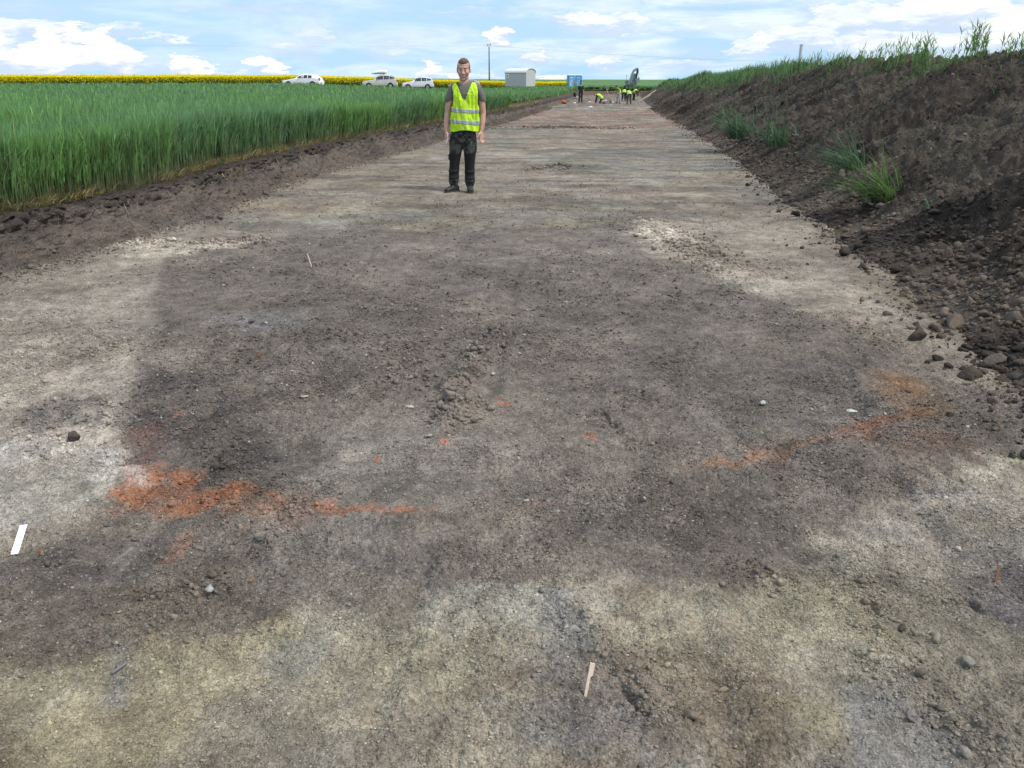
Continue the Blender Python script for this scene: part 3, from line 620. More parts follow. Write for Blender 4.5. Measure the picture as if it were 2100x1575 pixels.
# single stones that stand out
STONES = [(1747,843,.028,(205,203,196),'white stone lying right of centre, beside the orange burnt patch'), (1566,827,.026,(190,188,182),'pale flat stone left of the white stone on the dark soil'),
 (965,750,.036,(150,146,134),'pale lump on top of the row of crumbs in the middle of the trench'), (1009,775,.022,(172,168,156),'rounded light stone just right of the row of crumbs'),
 (160,918,.042,(88,80,76),'dark flat clod on the pale soil at the left, above the orange patch'), (625,827,.022,(176,166,142),'cream coloured stone left of centre on dark soil'),
 (880,906,.024,(165,162,158),'small light grey stone left of the small orange spot'), (840,848,.022,(190,184,166),'small cream pebble left of the row of crumbs'),
 (1952,676,.088,(112,98,88),'large angular brown rock at the foot of the soil heap'), (1878,680,.05,(92,82,76),'round brown clod left of the large angular rock'),
 (2040,745,.072,(108,98,90),'big rounded clod at the right edge below the large angular rock'), (2082,780,.05,(86,78,72),'dark clod at the right edge, lowest of those by the heap foot'),
 (2088,742,.062,(88,78,73),'dark clod against the right edge of the picture beside the big rounded clod'), (1790,468,.09,(112,104,96),'flat grey slab lying on the lower slope of the heap'),
 (1990,1360,.030,(142,138,126),'grey stone near the bottom right corner'), (1850,1290,.018,(84,78,70),'small dark clod on the beige soil at the lower right'),
 (434,1231,.020,(172,172,168),'flat pale splinter of stone at the lower left'), (85,1131,.018,(150,104,76),'orange brown lump right of the white plastic tag'),
 (518,1201,.012,(160,110,84),'little bright orange crumb at the lower left'), (537,1118,.020,(104,104,100),'grey clod below the orange patch at the left'),
 (1595,437,.05,(84,76,70),'dark clod lying out on the floor beyond the heap foot'), (518,668,.03,(110,102,96),'dark stone at the left of the trench on brown soil'), (15,548,.10,(112,104,94),'light brown clod at the foot of the left bank'),
 (1280,468,.0,(0,0,0),'')]
for i, (px_, py_, s0, c, lb) in enumerate(STONES):
    if s0 == 0: continue
    x, y, z = pix2floor(px_, py_); tv, tf = T3_[i % 8]; ra = np.array(Matrix.Rotation(i*1.3, 3, 'Z'))
    nz_ = .06*np.sin(tv[:, [1]]*7+i)*np.cos(tv[:, [0]]*6)
    v = (tv*(1+nz_)*np.array([1.15, .8, .5 if s0 < .04 else .8]))@ra.T*s0
    zz = float(floor_h(np.array([x]), np.array([y]))[0])
    if px_ == 1790:
        S0 = y; q0 = .5; a_, b2 = heap_pt(np.array([S0]), np.array([q0])); x, zz = float(a_[0]), float(b2[0])
    o = mesh_np('stone' if c[0] > 120 else 'soil_clod', v, tf, M_CLOD, s0 < .02, np.tile(lin(c)*.9, (len(v), 1)), loc=(x, y, zz+s0*.28))
    tag(o, lb, 'stone' if c[0] > 120 else 'clod')

# ------------------------------------------------------------------ blades (vectorised ribbons)
def ribbons(base, h, dirx, diry, lean, droop, width, seg, col0, col1, r, face=None):
    """base n,3 ; each ribbon rises h, leans out by lean and droops at the tip"""
    n = len(base); t = np.linspace(0, 1, seg+1); V = np.zeros((n, seg+1, 2, 3)); C = np.zeros((n, seg+1, 2, 3))
    a = r.uniform(0, 2*np.pi, n) if face is None else face+r.normal(scale=.9, size=n); wx_, wy_ = np.cos(a), np.sin(a)
    for k, tk in enumerate(t):
        hor_ = lean*(tk**1.5)+droop*tk**3; up = h*(tk-.0*tk)-droop*.55*tk**3
        c = base+np.stack([dirx*hor_, diry*hor_, up], 1)
        wk = width*.5*(1-tk**2.2*.93)*(.75+.5*math.sin(math.pi*min(1, tk*1.3)))
        V[:, k, 0] = c-np.stack([wx_*wk, wy_*wk, 0*wk], 1); V[:, k, 1] = c+np.stack([wx_*wk, wy_*wk, 0*wk], 1)
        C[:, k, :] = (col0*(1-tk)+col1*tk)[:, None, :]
    idx = np.arange(n)[:, None]*(seg+1)*2; k = np.arange(seg)[None]*2; a = (idx+k).ravel(); f = np.stack([a, a+1, a+3, a+2], 1)
    return V.reshape(-1, 3), f, C.reshape(-1, 3)
class Acc:
    def __init__(s): s.V = []; s.F = []; s.C = []; s.o = 0
    def add(s, V, Fq, C): s.V.append(V); s.F.append(Fq+s.o); s.C.append(C); s.o += len(V)
    def build(s, name, m, **k): return mesh_np(name, np.concatenate(s.V), np.concatenate(s.F), m, False, np.concatenate(s.C), **k)
def vary(c, n, r, a=.22): 
    return np.clip(c*r.lognormal(0, a, (n, 1))*r.normal(1, .07, (n, 3)), 0, 1)
GRN = np.array([.175, .315, .105]); BLU = np.array([.155, .280, .125]); DRK = np.array([.035, .092, .045]); YEL = np.array([.36, .27, .10]); STR = np.array([.46, .38, .24])
def wheat(acc, x, y, r, wd, edge, leaves=4, segs=3, hmul=1.0, stem=True):
    n = len(x); z = zg(x, y)-.01
    h = (.70+.10*(fbm(x*.35, y*.35, 3, 71)-.5)*2+r.normal(scale=.045, size=n))*hmul
    wind = .07+.05*fbm(x*.5, y*.5, 2, 72); dx = wind+r.normal(scale=.06, size=n); dy = r.normal(scale=.06, size=n)
    g = vary(GRN, n, r)*(1-.0); k = sstep(.35, .65, fbm(x*.6, y*.6, 3, 73))[:, None]; g = g*(1-k)+vary(BLU, n, r)*k
    base = np.stack([x, y, z], 1); one = np.ones(n)
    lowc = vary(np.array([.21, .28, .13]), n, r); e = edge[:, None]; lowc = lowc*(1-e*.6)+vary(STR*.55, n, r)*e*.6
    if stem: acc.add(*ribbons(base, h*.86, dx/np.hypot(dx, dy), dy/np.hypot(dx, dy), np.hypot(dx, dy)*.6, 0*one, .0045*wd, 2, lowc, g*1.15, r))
    for i in range(leaves):
        fr = (.22+.62*(i+r.random(n))/leaves); ang = r.uniform(0, 2*np.pi, n); lx = np.cos(ang)*.55+dx*3; ly = np.sin(ang)*.55; ln = np.hypot(lx, ly)
        b = base.copy(); b[:, 0] += dx*.6*fr**1.5; b[:, 1] += dy*.6*fr**1.5; b[:, 2] += h*.86*fr
        lh = h*(.30+.10*r.random(n))*np.minimum(1, (1.08-fr*.86)/.33)
        out = r.uniform(.02, .10, n); dr = r.uniform(0, .10, n)*(r.random(n) < .45)
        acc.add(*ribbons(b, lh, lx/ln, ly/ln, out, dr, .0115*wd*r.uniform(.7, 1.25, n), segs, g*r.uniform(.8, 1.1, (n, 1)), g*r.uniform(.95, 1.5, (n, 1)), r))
wr = np.random.default_rng(21); acc = Acc()
def wedge(x0, y0): return x0 > -y0*.80-1.5
def edge_x(y): return xL(y)-bank_w(y)*1.05-.10-.14*fbm(y*1.3, y*0+7, 3, 74)
WEND_A = [-60, -33, -13, -9, -6, -3, 0, 4, 8, 12, 60]; WEND = [88, 88, 88, 88, 92, 108, 121, 128, 260, 260, 260]
def wend(x, y): return np.interp(np.degrees(np.arctan2(x, y)), WEND_A, WEND)
# front rows, full plants down to the ground
n = 26000; y = np.exp(wr.uniform(math.log(4.2), math.log(42), n)); d = wr.exponential(.42, n); x = edge_x(y)-d; gap = fbm(x*1.1, y*1.1, 3, 75) > .22; x, y, d = x[gap], y[gap], d[gap]
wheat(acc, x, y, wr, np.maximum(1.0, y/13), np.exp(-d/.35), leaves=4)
# behind them
def band(n, y0, y1, p=1.5, **k):
    global acc
    y = (wr.uniform(y0**p, y1**p, n))**(1/p); x = edge_x(y)-.3-wr.random(n)*(y*.85+4); ok = wedge(x, y) & (np.hypot(x, y) < wend(x, y)) & (x < edge_x(y)-.2); x, y = x[ok], y[ok]
    dd = np.hypot(x, y); wheat(acc, x, y, wr, dd/11*k.pop('wf', 1), np.zeros(len(x)), **k)
band(30000, 3.5, 16, 1.6, leaves=4, stem=True)
band(46000, 14, 45, 1.2, leaves=3, segs=2, stem=False, wf=1.0)
band(50000, 40, 125, 1.0, leaves=2, segs=2, stem=False, wf=1.0)
# the strip of field beyond the end of the trench
n = 16000; y = wr.uniform(119.8, 210, n); x = wr.uniform(2, 60, n); ok = np.hypot(x, y) < wend(x, y); x, y = x[ok], y[ok]; wheat(acc, x, y, wr, np.full(len(x), 11.), np.zeros(len(x)), leaves=2, segs=2, stem=False)
# yellowed lower leaves along the cut edge
n = 11000; y = np.exp(wr.uniform(math.log(4.2), math.log(60), n)); x = edge_x(y)+.10-wr.exponential(.20, n); cl_ = fbm(y*1.7, y*0+1, 3, 76) ; ok = wr.random(n) < .08+1.1*sstep(.42, .64, cl_); x, y = x[ok], y[ok]; n = len(x)
k = (wr.random(n) < .6)[:, None]; cc = np.where(k, vary(YEL, n, wr, .35), vary(STR, n, wr, .35)); g2 = (wr.random(n) < .25)[:, None]; cc = np.where(g2, vary(np.array([.16, .22, .07]), n, wr), cc)
ang = wr.uniform(-1.2, 1.2, n); s1 = wr.uniform(.4, 1, n)
acc.add(*ribbons(np.stack([x, y, zg(x, y)+.0], 1), .22*s1*wr.uniform(.3, 1, n), np.cos(ang), np.sin(ang)-.2, .10*s1, .10*s1, .009*np.maximum(1, y/13), 3, cc*.8, cc, wr))
# closed canopy deeper in the field so the soil never shows through from above
ca = np.radians(np.linspace(-60, 60, 500)); cr_ = np.geomspace(16, 262, 260); RR, AA = np.meshgrid(cr_, ca, indexing='ij'); x = (RR*np.sin(AA)).ravel(); y = (RR*np.cos(AA)).ravel()
z = zg(x, y)+.50+.10*(fbm(x*.35, y*.35, 3, 71)-.5)*2+(fbm(x*3, y*3, 2, 78)-.5)*.10; inside = (np.hypot(x, y) < wend(x, y)-1) & ((x < edge_x(y)-1.2) | ((y > YEND+4) & (x < xR(y)+40)))
fq = grid_faces(len(cr_), len(ca), inside); uq = np.unique(fq); rm = np.zeros(len(x), np.int64); rm[uq] = np.arange(len(uq))
acc.add(np.stack([x, y, z], 1)[uq], rm[fq], (GRN*.75*(.7+.6*fbm(x*2, y*2, 3, 79))[:, None])[uq])
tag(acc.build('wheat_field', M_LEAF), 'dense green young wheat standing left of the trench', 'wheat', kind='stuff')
print('wheat verts', acc.o)

# far fields to the right beyond the trench and behind: a low canopy sheet
# ------------------------------------------------------------------ rapeseed field
acc = Acc(); n = 150000
RA = [-60, -33, -13, -9, -6.5, -3, 0, 4.6]; RD = [112, 112, 114, 121, 131, 137, 146, 147]
a = wr.uniform(-44, 4.4, n); d = np.interp(a, RA, RD)+wr.exponential(5.5, n)+wr.normal(scale=.25, size=n); x = d*np.sin(np.radians(a)); y = d*np.cos(np.radians(a)); z = zg(x, y)
H = 1.36+.10*(fbm(x*.4, y*.4, 3, 81)-.5)*2+wr.normal(scale=.05, size=n); fr = wr.beta(3.2, 1.15, n); zz = z+H*fr
yl = wr.random(n) < sstep(.18, .52, fr+wr.normal(scale=.06, size=n)); cc = np.where(yl[:, None], vary(np.array([.88, .76, .012]), n, wr, .09), vary(np.array([.10, .16, .035]), n, wr, .3))
s1 = np.where(yl, wr.uniform(.035, .08, n), wr.uniform(.05, .12, n))
q = wr.normal(size=(n, 3)); q /= np.linalg.norm(q, axis=1)[:, None]; p2 = np.cross(q, wr.normal(size=(n, 3))); p2 /= np.linalg.norm(p2, axis=1)[:, None]; c_ = np.stack([x, y, zz], 1)
V = np.stack([c_+q*s1[:, None], c_+p2*s1[:, None]*.8, c_-q*s1[:, None], c_-p2*s1[:, None]*.8], 1).reshape(-1, 3); acc.add(V, np.arange(4*n).reshape(-1, 4), np.repeat(cc, 4, 0))
an = np.radians(np.linspace(-44, 4.3, 400)); dn = np.linspace(.6, 700, 60)**1.0; DD, AA = np.meshgrid(dn, an, indexing='ij'); d = np.interp(np.degrees(AA), RA, RD)+DD; x = (d*np.sin(AA)).ravel(); y = (d*np.cos(AA)).ravel()
acc.add(np.stack([x, y, zg(x, y)+1.1+.1*fbm(x, y, 2, 3)], 1), grid_faces(60, 400), np.tile(np.array([.62, .54, .02]), (len(x), 1)))
n = 14000; a = wr.uniform(-44, 4.4, n); d = np.interp(a, RA, RD)+wr.uniform(0, 2, n); x = d*np.sin(np.radians(a)); y = d*np.cos(np.radians(a)); g = vary(np.array([.09, .15, .05]), n, wr)
acc.add(*ribbons(np.stack([x, y, zg(x, y)], 1), np.full(n, 1.0), np.ones(n), np.zeros(n), np.full(n, .1), np.zeros(n), np.full(n, .05), 1, g, g, wr))
tag(acc.build('rapeseed_field', M_PETAL), 'band of yellow flowering rapeseed along the horizon', 'rapeseed', kind='stuff')
# grass verge where the cars are parked
acc = Acc(); n = 16000; a = wr.uniform(-40, 7, n); d1 = wend(np.sin(np.radians(a)), np.cos(np.radians(a))); d = d1+wr.random(n)*np.maximum(2, np.interp(a, RA, RD)+1-d1); x = d*np.sin(np.radians(a)); y = d*np.cos(np.radians(a)); g = vary(np.array([.07, .14, .045]), n, wr)
acc.add(*ribbons(np.stack([x, y, zg(x, y)], 1), wr.uniform(.12, .3, n), np.cos(a), np.sin(a), np.full(n, .08), np.zeros(n), np.full(n, .09), 1, g, g, wr))
tag(acc.build('verge_grass', M_LEAF), kind='stuff')

# ------------------------------------------------------------------ grass on the heap
def tuft(acc, c, n, h, spread, r, wd=1, tilt=(0, 0), col=None, flop=.35):
    cols = vary(GRN*1.05 if col is None else col, n, r, .3); a = r.uniform(0, 2*np.pi, n); ox = r.normal(scale=spread*.35, size=(n, 2)); b = np.array(c)[None]+np.stack([ox[:, 0], ox[:, 1], -np.abs(ox[:, 0])*0-.02*np.ones(n)], 1)
    hh = h*r.uniform(.30, 1.05, n); dx = np.cos(a)*flop+tilt[0]; dy = np.sin(a)*flop+tilt[1]; m = np.hypot(dx, dy)
    acc.add(*ribbons(b, hh*(1-.5*np.minimum(1, m)), dx/m, dy/m, hh*m*r.uniform(.4, 1.1, n), hh*.62*(r.random(n)), .009*wd*np.ones(n), 4, cols*.8, cols*1.25, r))
gr = np.random.default_rng(33)
def heap_top(y, q): a, b = heap_pt(np.array([float(y)]), np.array([float(q)])); return float(a[0]), float(y), float(b[0])
# continuous grass along the crest further off, sparse shoots nearer
acc = Acc(); n = 21000; y = np.exp(gr.uniform(math.log(15), math.log(116), n)); q = gr.normal(3.5, .55, n)-.35*sstep(22, 60, y)*gr.random(n); x, z = heap_pt(y, q)
ok = gr.random(n) < (.012+.98*sstep(24, 40, y)*sstep(.25, .55, fbm(y*.4, q*.9, 3, 91))); x, y, z = x[ok], y[ok], z[ok]; n = len(x)
for i in range(2):
    a = gr.uniform(0, 2*np.pi, n); cc = vary(np.array([.13, .23, .09]), n, gr, .25); h = gr.uniform(.12, .46, n)*(.75+.5*fbm(y*.5, y*0, 2, 92))
    acc.add(*ribbons(np.stack([x, y, z-.02], 1), h, np.cos(a), np.sin(a), h*.35*gr.random(n), h*.25*gr.random(n), .010*np.maximum(1, y/15), 3, cc*.8, cc*1.2, gr))
tag(acc.build('crest_grass', M_LEAF), 'green grass growing along the far crest of the soil heap', 'grass', kind='stuff')
acc = Acc(); n = 5200; y = gr.uniform(6.5, 26, n); q = gr.normal(3.35, .32, n); x, z = heap_pt(y, q); ok = gr.random(n) < sstep(.44, .60, fbm(y*.9, q*.8, 3, 93)); x, y, z = x[ok], y[ok], z[ok]; n = len(x)
a = gr.uniform(0, 2*np.pi, n); cc = vary(np.array([.085, .16, .05]), n, gr, .3); h = gr.uniform(.06, .20, n)
acc.add(*ribbons(np.stack([x, y, z-.01], 1), h, np.cos(a), np.sin(a), h*.6, h*.3, np.full(n, .010), 3, cc*.8, cc*1.2, gr))
tag(acc.build('crest_weeds', M_LEAF), 'low green weeds on the near crest of the soil heap', 'weeds', kind='stuff')
def wheat_tuft(acc, c, n, h, spread, r):
    """upright self-sown cereal shoots: stalks with leaves standing off them"""
    for i in range(n):
        ox, oy = r.normal(scale=spread*.5, size=2); a = r.uniform(0, 6.28); hh = h*r.uniform(.55, 1.08); lx, ly = math.cos(a)*.12*hh+.04, math.sin(a)*.12*hh
        b = np.array([[c[0]+ox, c[1]+oy, c[2]-.02]]); L = math.hypot(lx, ly); g = vary(GRN*.9, 1, r, .25)
        acc.add(*ribbons(b, np.array([hh]), np.array([lx/L]), np.array([ly/L]), np.array([L]), np.array([0.]), np.array([.008]), 3, g*.9, g, r))
        for j in range(r.integers(3, 6)):
            f = r.uniform(.3, .97); aa = r.uniform(0, 6.28); lb = b+np.array([[lx*f**1.5, ly*f**1.5, hh*f]]); ll = hh*r.uniform(.22, .42)
            acc.add(*ribbons(lb, np.array([ll*.85]), np.array([math.cos(aa)]), np.array([math.sin(aa)]), np.array([ll*.42]), np.array([ll*.5*r.random()]), np.array([.014]), 4, g, g*1.25, r))
crest = [(2078,3.35,24,.46,.16,'drooping green shoots on the heap crest at the right edge of the picture'), (1995,3.35,48,.52,.20,'tallest dense tuft of green shoots on the heap crest'),
 (1940,3.35,20,.40,.13,'loose tuft of thin shoots just left of the tallest dense tuft'), (1885,3.4,48,.62,.22,'wide tall tuft of shoots left of the bare gap in the crest'),
 (1842,3.4,34,.50,.24,'tuft of wiry shoots on the crest left of the wide tall tuft'), (1797,3.4,30,.46,.24,'medium tuft of bent green shoots near the middle of the crest'),
 (1762,3.4,24,.40,.22,'sparse low shoots on the crest beside the medium tuft'), (1722,3.4,24,.42,.24,'thin tuft of curled shoots on the crest'),
 (1672,3.4,44,.50,.24,'bushy tuft of shoots just right of the pale post'), (1618,3.4,24,.36,.3,'low tuft of shoots just left of the pale post'), (1592,3.4,26,.46,.28,'upright tuft of shoots second left of the pale post')]
_cy = np.linspace(9, 60, 2000)
for px_, q, n, h, sp_, lb in crest:
    cx_, cz_ = heap_pt(_cy, np.full(2000, q)); y = _cy[np.argmin(np.abs(w2pix(cx_, _cy, cz_)[0]-px_))]
    c = heap_top(y, q); acc = Acc(); wheat_tuft(acc, (0, 0, 0), n, h*(1+.012*(y-10)), sp_*1.2, gr); tag(acc.build('grass_tuft', M_LEAF, loc=c), lb, 'grass tuft', 'grass tufts on the heap')
def heap_at(px, py, qs=np.linspace(.2, 3.6, 200)):
    """world point where a photo point meets the face of the heap"""
    u, b, c = pix_dir(px, py); t = np.linspace(3, 60, 3000); x = t*u; y = t*b; z = CAM_Z+t*c
    q = np.linspace(0, 3.4, 60); best = None
    H = heap_h(y); qq = np.clip(x-xR(y), -.2, 3.6); hz = zf(y)+np.interp(qq, PU, PV)*H
    i = np.argmax((hz > z) & (x > xR(y)+.05)); return float(y[i]), float(qq[i])
slope = [(1805,405,190,1.0,.24,(-.75,-.15),'bright green clump of leaning grass low on the heap slope',1.1), (1752,358,150,.95,.28,(-.75,0),'darker green leaning grass just behind the bright clump on the heap slope',1.1),
 (1535,290,220,1.35,.45,(-.55,0),'long green grass clump on the slope of the heap, farther back',1.5), (1590,308,130,1.05,.34,(-.5,0),'green grass clump between the long clump and the bright clump on the slope',1.4),
 (1620,280,30,.35,.15,(-.3,0),'small green tuft on the slope right of the long clump',1.3), (1900,440,16,.30,.12,(-.6,-.1),'few dark green blades flattened on the lower heap slope',1), (1485,252,60,1.0,.35,(-.6,0),'thin grass blades on the slope at the far end of the long clump',1.5)]
for px_, py_, n, h, sp_, tl, lb, wd in slope:
    yy_, qq_ = heap_at(px_, py_); c = heap_top(yy_, qq_); acc = Acc(); cl2 = np.array([.13, .21, .07]) if 'bright' in lb[:7] else np.array([.095, .165, .085])
    tuft(acc, (0, 0, .03), n, h, sp_, gr, wd*1.2, tl, cl2, .45); tag(acc.build('grass_clump', M_LEAF, loc=c), lb, 'grass clump', 'grass clumps on the heap slope')
# straw and roots hanging from the left bank lip
acc = Acc(); n = 900; y = np.exp(gr.uniform(math.log(5), math.log(40), n)); x = xL(y)-bank_w(y)*gr.uniform(.7, 1.15, n); z = zg(x, y)-.02-.08*gr.random(n); cc = vary(STR*1.05, n, gr, .3); a = gr.uniform(-1.3, 1.3, n)
acc.add(*ribbons(np.stack([x, y, z], 1), gr.uniform(-.16, .06, n), np.cos(a), np.sin(a), gr.uniform(.04, .16, n), gr.uniform(0, .05, n), .004*np.maximum(1, y/8), 3, cc, cc, gr))
tag(acc.build('bank_straw', M_LEAF), kind='stuff')

# ------------------------------------------------------------------ people
def V3(*a): return Vector(a)
def hum_skin(): return mat('skin', (.56, .33, .25), .55, var=.10, vs=30)
def face_parts(b, hc, s=1.0, fwd=V3(0, -1, 0), up=V3(0, 0, 1)):
    """head volumes around head centre hc, into one builder"""
    sd_ = up.cross(fwd).normalized()
    rot = Matrix((sd_, -fwd, up)).transposed()
    L = lambda x, y, z: hc+rot @ Vector((x*s, y*s, z*s))
    b.ball(L(0, .015, .035), (.077*s, .092*s, .090*s), rot, 20)           # cranium
    b.ball(L(0, -.012, -.030), (.071*s, .074*s, .088*s), rot, 20)         # face
    b.ball(L(0, -.026, -.080), (.056*s, .050*s, .044*s), rot, 16)         # jaw
    b.ball(L(0, -.062, -.106), (.022*s, .018*s, .018*s), rot, 12)         # chin
    b.limb([L(0, -.080, .010), L(0, -.096, -.022), L(0, -.102, -.030)], [.009*s, .012*s, .014*s], sd_, 10)   # nose
    b.ball(L(.012, -.092, -.034), (.010*s, .012*s, .008*s), rot, 8); b.ball(L(-.012, -.092, -.034), (.010*s, .012*s, .008*s), rot, 8)
    b.ball(L(0, -.062, .030), (.050*s, .018*s, .022*s), rot, 14)          # brow
    b.ball(L(0, -.078, -.062), (.026*s, .012*s, .005*s), rot, 10); b.ball(L(0, -.076, -.073), (.022*s, .012*s, .006*s), rot, 10)   # lips
    for k in (-1, 1):
        b.ball(L(.044*k, -.058, -.026), (.028*s, .024*s, .030*s), rot, 10)
        b.ball(L(.080*k, .012, -.010), (.010*s, .020*s, .034*s), rot, 10)
    return L, rot
def hand(b, wr_, dr, pn, side, s=1.0, curl=.5):
    """palm and five fingers; dr: pointing direction, pn: palm facing, side: towards the thumb"""
    dr = dr.normalized(); side = (side-dr*side.dot(dr)).normalized(); pn = dr.cross(side); pn = pn if True else pn
    b.limb([wr_, wr_+dr*.035*s, wr_+dr*.085*s], [.026*s, .036*s, .038*s], side, 14, flat=.5)
    for i, (o, ln) in enumerate(((.028, .066), (.010, .076), (-.009, .070), (-.027, .055))):
        p = wr_+dr*.082*s+side*o*s; a = curl*(.7+.15*i); d = dr; P = [p]
        for sgm, l in ((0, .44), (1, .32), (2, .24)):
            d = (Matrix.Rotation(-a*(.5+.5*sgm), 3, side) @ d); P.append(P[-1]+d*ln*l*s)
        b.limb(P, [.0098*s, .009*s, .0085*s, .0075*s], side, 8)
    p = wr_+dr*.022*s+side*.026*s
    b.limb([p, p+(dr*.6+side*.75)*.034*s, p+(dr*.95+side*.75)*.058*s+pn*.01*s], [.014*s, .0115*s, .009*s], pn, 8)

# ---- the man in the foreground
M = {}
SK = hum_skin()
def camo():
    m = bpy.data.materials.new('camouflage_cloth'); m.use_nodes = True; t = NT(m.node_tree); p = t.n['Principled BSDF']; co = t.node('ShaderNodeTexCoord').outputs['Object']
    a = t.ramp(t.noise(co, 9, 3, .55, .4), .50, .54); b = t.ramp(t.noise(co, 13, 3, .5, .6), .56, .60); c = t.ramp(t.noise(co, 21, 2, .5, .3), .60, .64)
    c1 = t.mix(a, (.016, .018, .018, 1), (.055, .062, .050, 1)); c1 = t.mix(b, c1, (.011, .011, .014, 1)); c1 = t.mix(c, c1, (.085, .088, .078, 1))
    sx_ = t.node('ShaderNodeSeparateXYZ'); t.put(sx_.inputs[0], co); low = t.ramp(sx_.outputs[2], .545, .575); low2 = t.ramp(sx_.outputs[2], .20, .17)
    c1 = t.mix(t.m('MAXIMUM', low, low2), (.010, .010, .012, 1), c1)
    t.l.new(c1, p.inputs['Base Color']); p.inputs['Roughness'].default_value = .9
    b_2 = t.node('ShaderNodeBump'); b_2.inputs['Distance'].default_value = .02; t.l.new(t.noise(co, 14, 4, .6), b_2.inputs['Height']); t.l.new(b_2.outputs[0], p.inputs['Normal'])
    return m
def hero(loc):
    root = empty('person', loc, 0, 'man in yellow vest, grey T-shirt and camouflage trousers standing in the foreground facing the camera', 'person')
    hc = V3(.028, -.02, 1.685)
    b = MB()
    L, rot = face_parts(b, hc, 1.12, fwd=V3(-.04, -.985, -.17).normalized(), up=V3(.0, -.17, .985).normalized())
    b.limb([(.03, .012, 1.47), (.03, .008, 1.60)], [.068, .064])
    b.loft([(.045, .02, 1.00), (.045, .015, 1.2), (.048, .02, 1.38), (.045, .02, 1.47), (.035, .02, 1.51)], [.14, .155, .165, .12, .06], [.09, .10, .10, .075, .055])
    b.limb([(-.13, .02, 1.435), (-.185, .03, 1.25), (-.222, .035, 1.10), (-.233, .0, .98), (-.238, -.035, .875)], [.058, .052, .040, .038, .027])
    b.limb([(.225, .02, 1.435), (.272, .03, 1.25), (.292, .035, 1.10), (.285, .0, .98), (.270, -.030, .870)], [.058, .052, .041, .039, .027])
    hand(b, V3(-.238, -.038, .865), V3(.03, -.10, -1), V3(1, 0, 0), V3(.35, -.9, -.1), 1.18, .55)
    hand(b, V3(.268, -.034, .862), V3(-.05, -.10, -1), V3(-1, 0, 0), V3(-.5, -.85, -.1), 1.18, -.55)
    b.loft([(.01, .02, .72), (.02, .02, .9), (.04, .02, 1.02)], [.13, .15, .14], [.09, .1, .09])
    b.limb([(-.07, .02, .84), (-.11, .0, .50), (-.145, .02, .1)], [.07, .05, .035]); b.limb([(.08, .02, .84), (.075, .0, .50), (.086, .02, .1)], [.07, .05, .035])
    b.build('body', SK, root, remesh=.0052, lap=3)
    # eyes, brows, hair
    for k in (-1, 1):
        e = MB(); e.ball(L(.030*k, -.0755, .004), (.0125, .007, .0055), rot, 12); eo = e.build('eye', mat('eye_white', (.34, .24, .20), .4), root, smooth=True)
        e = MB(); e.ball(L(.030*k, -.0805, .004), (.0058, .004, .0052), rot, 10); e.build('iris', mat('iris', (.03, .03, .035), .2), eo, smooth=True)
        e = MB(); e.limb([L(.014*k, -.0855, .026), L(.030*k, -.0845, .031), L(.048*k, -.076, .026)], [.0036, .0042, .003], rot @ V3(0, 0, 1)); e.build('eyebrow', mat('brow_hair', (.24, .14, .10), .9), root, smooth=True)
    mth = MB(); mth.ball(L(0, -.0905, -.067), (.016, .004, .0018), rot, 10); mth.build('mouth', mat('mouth_line', (.40, .21, .17), .7), root, smooth=True)
    h = MB()
    for (x, y, z, rx, ry, rz) in ((0, .030, .050, .0815, .086, .088), (.0, .045, .015, .081, .076, .085), (0, -.010, .090, .062, .064, .043), (.058, .012, .030, .026, .040, .048), (-.058, .012, .030, .026, .040, .048)):
        h.ball(L(x, y, z), (rx*1.06, ry*1.06, rz*1.06), rot, 24)
    h.build('hair', mat('brown_hair', (.15, .095, .062), .85, var=.45, vs=90, bump=.9, bs=160), root, remesh=.006, lap=2)
    # t-shirt
    t = MB(); t.loft([(.035, .02, .92), (.04, .02, 1.05), (.045, .018, 1.2), (.048, .02, 1.36), (.046, .022, 1.445), (.04, .024, 1.495), (.034, .018, 1.525)], [.160, .168, .178, .188, .172, .110, .066], [.115, .12, .12, .118, .098, .078, .064], n=28)
    t.limb([(-.115, .02, 1.440), (-.165, .025, 1.35), (-.192, .03, 1.285)], [.068, .066, .062]); t.limb([(.210, .02, 1.440), (.256, .025, 1.35), (.277, .03, 1.285)], [.068, .066, .062])
    t.build('t_shirt', mat('grey_cotton', (.155, .150, .135), .95, var=.12, vs=10, bump=.5, bs=25), root, remesh=.007, lap=4)
    # vest: open shell with V neck and armholes
    zs = np.linspace(.865, 1.525, 67); na = 132; ctr = lambda z: (np.interp(z, [.86, 1.2, 1.5], [.028, .045, .042]), .018)
    rx = lambda z: np.interp(z, [.86, .95, 1.1, 1.25, 1.38, 1.44, 1.49, 1.525], [.192, .190, .192, .200, .206, .200, .170, .100]); ry = lambda z: np.interp(z, [.86, 1.0, 1.2, 1.36, 1.44, 1.49, 1.525], [.148, .142, .140, .136, .118, .098, .078])
    v = []; kp = []; zz_, aa_ = np.meshgrid(zs, np.arange(na)*2*np.pi/na, indexing='ij')
    fold = (fbm(aa_*4.5, zz_*6+aa_*3, 4, 5)-.5)*.07*(1-sstep(1.35, 1.5, zz_)*.7)+.006*np.sin(aa_*9+zz_*4)*(1-sstep(1.0, 1.2, zz_))
    cx, cy = ctr(zz_); ca, sa = np.cos(aa_), np.sin(aa_); pw = .82
    x = cx+np.sign(ca)*np.abs(ca)**pw*(rx(zz_)+fold); y = cy+np.sign(sa)*np.abs(sa)**pw*(ry(zz_)+fold); z_ = zz_+.012*np.sin(aa_*3)*(1-sstep(.87, 1.0, zz_))
    keepv = np.ones(x.shape, bool)
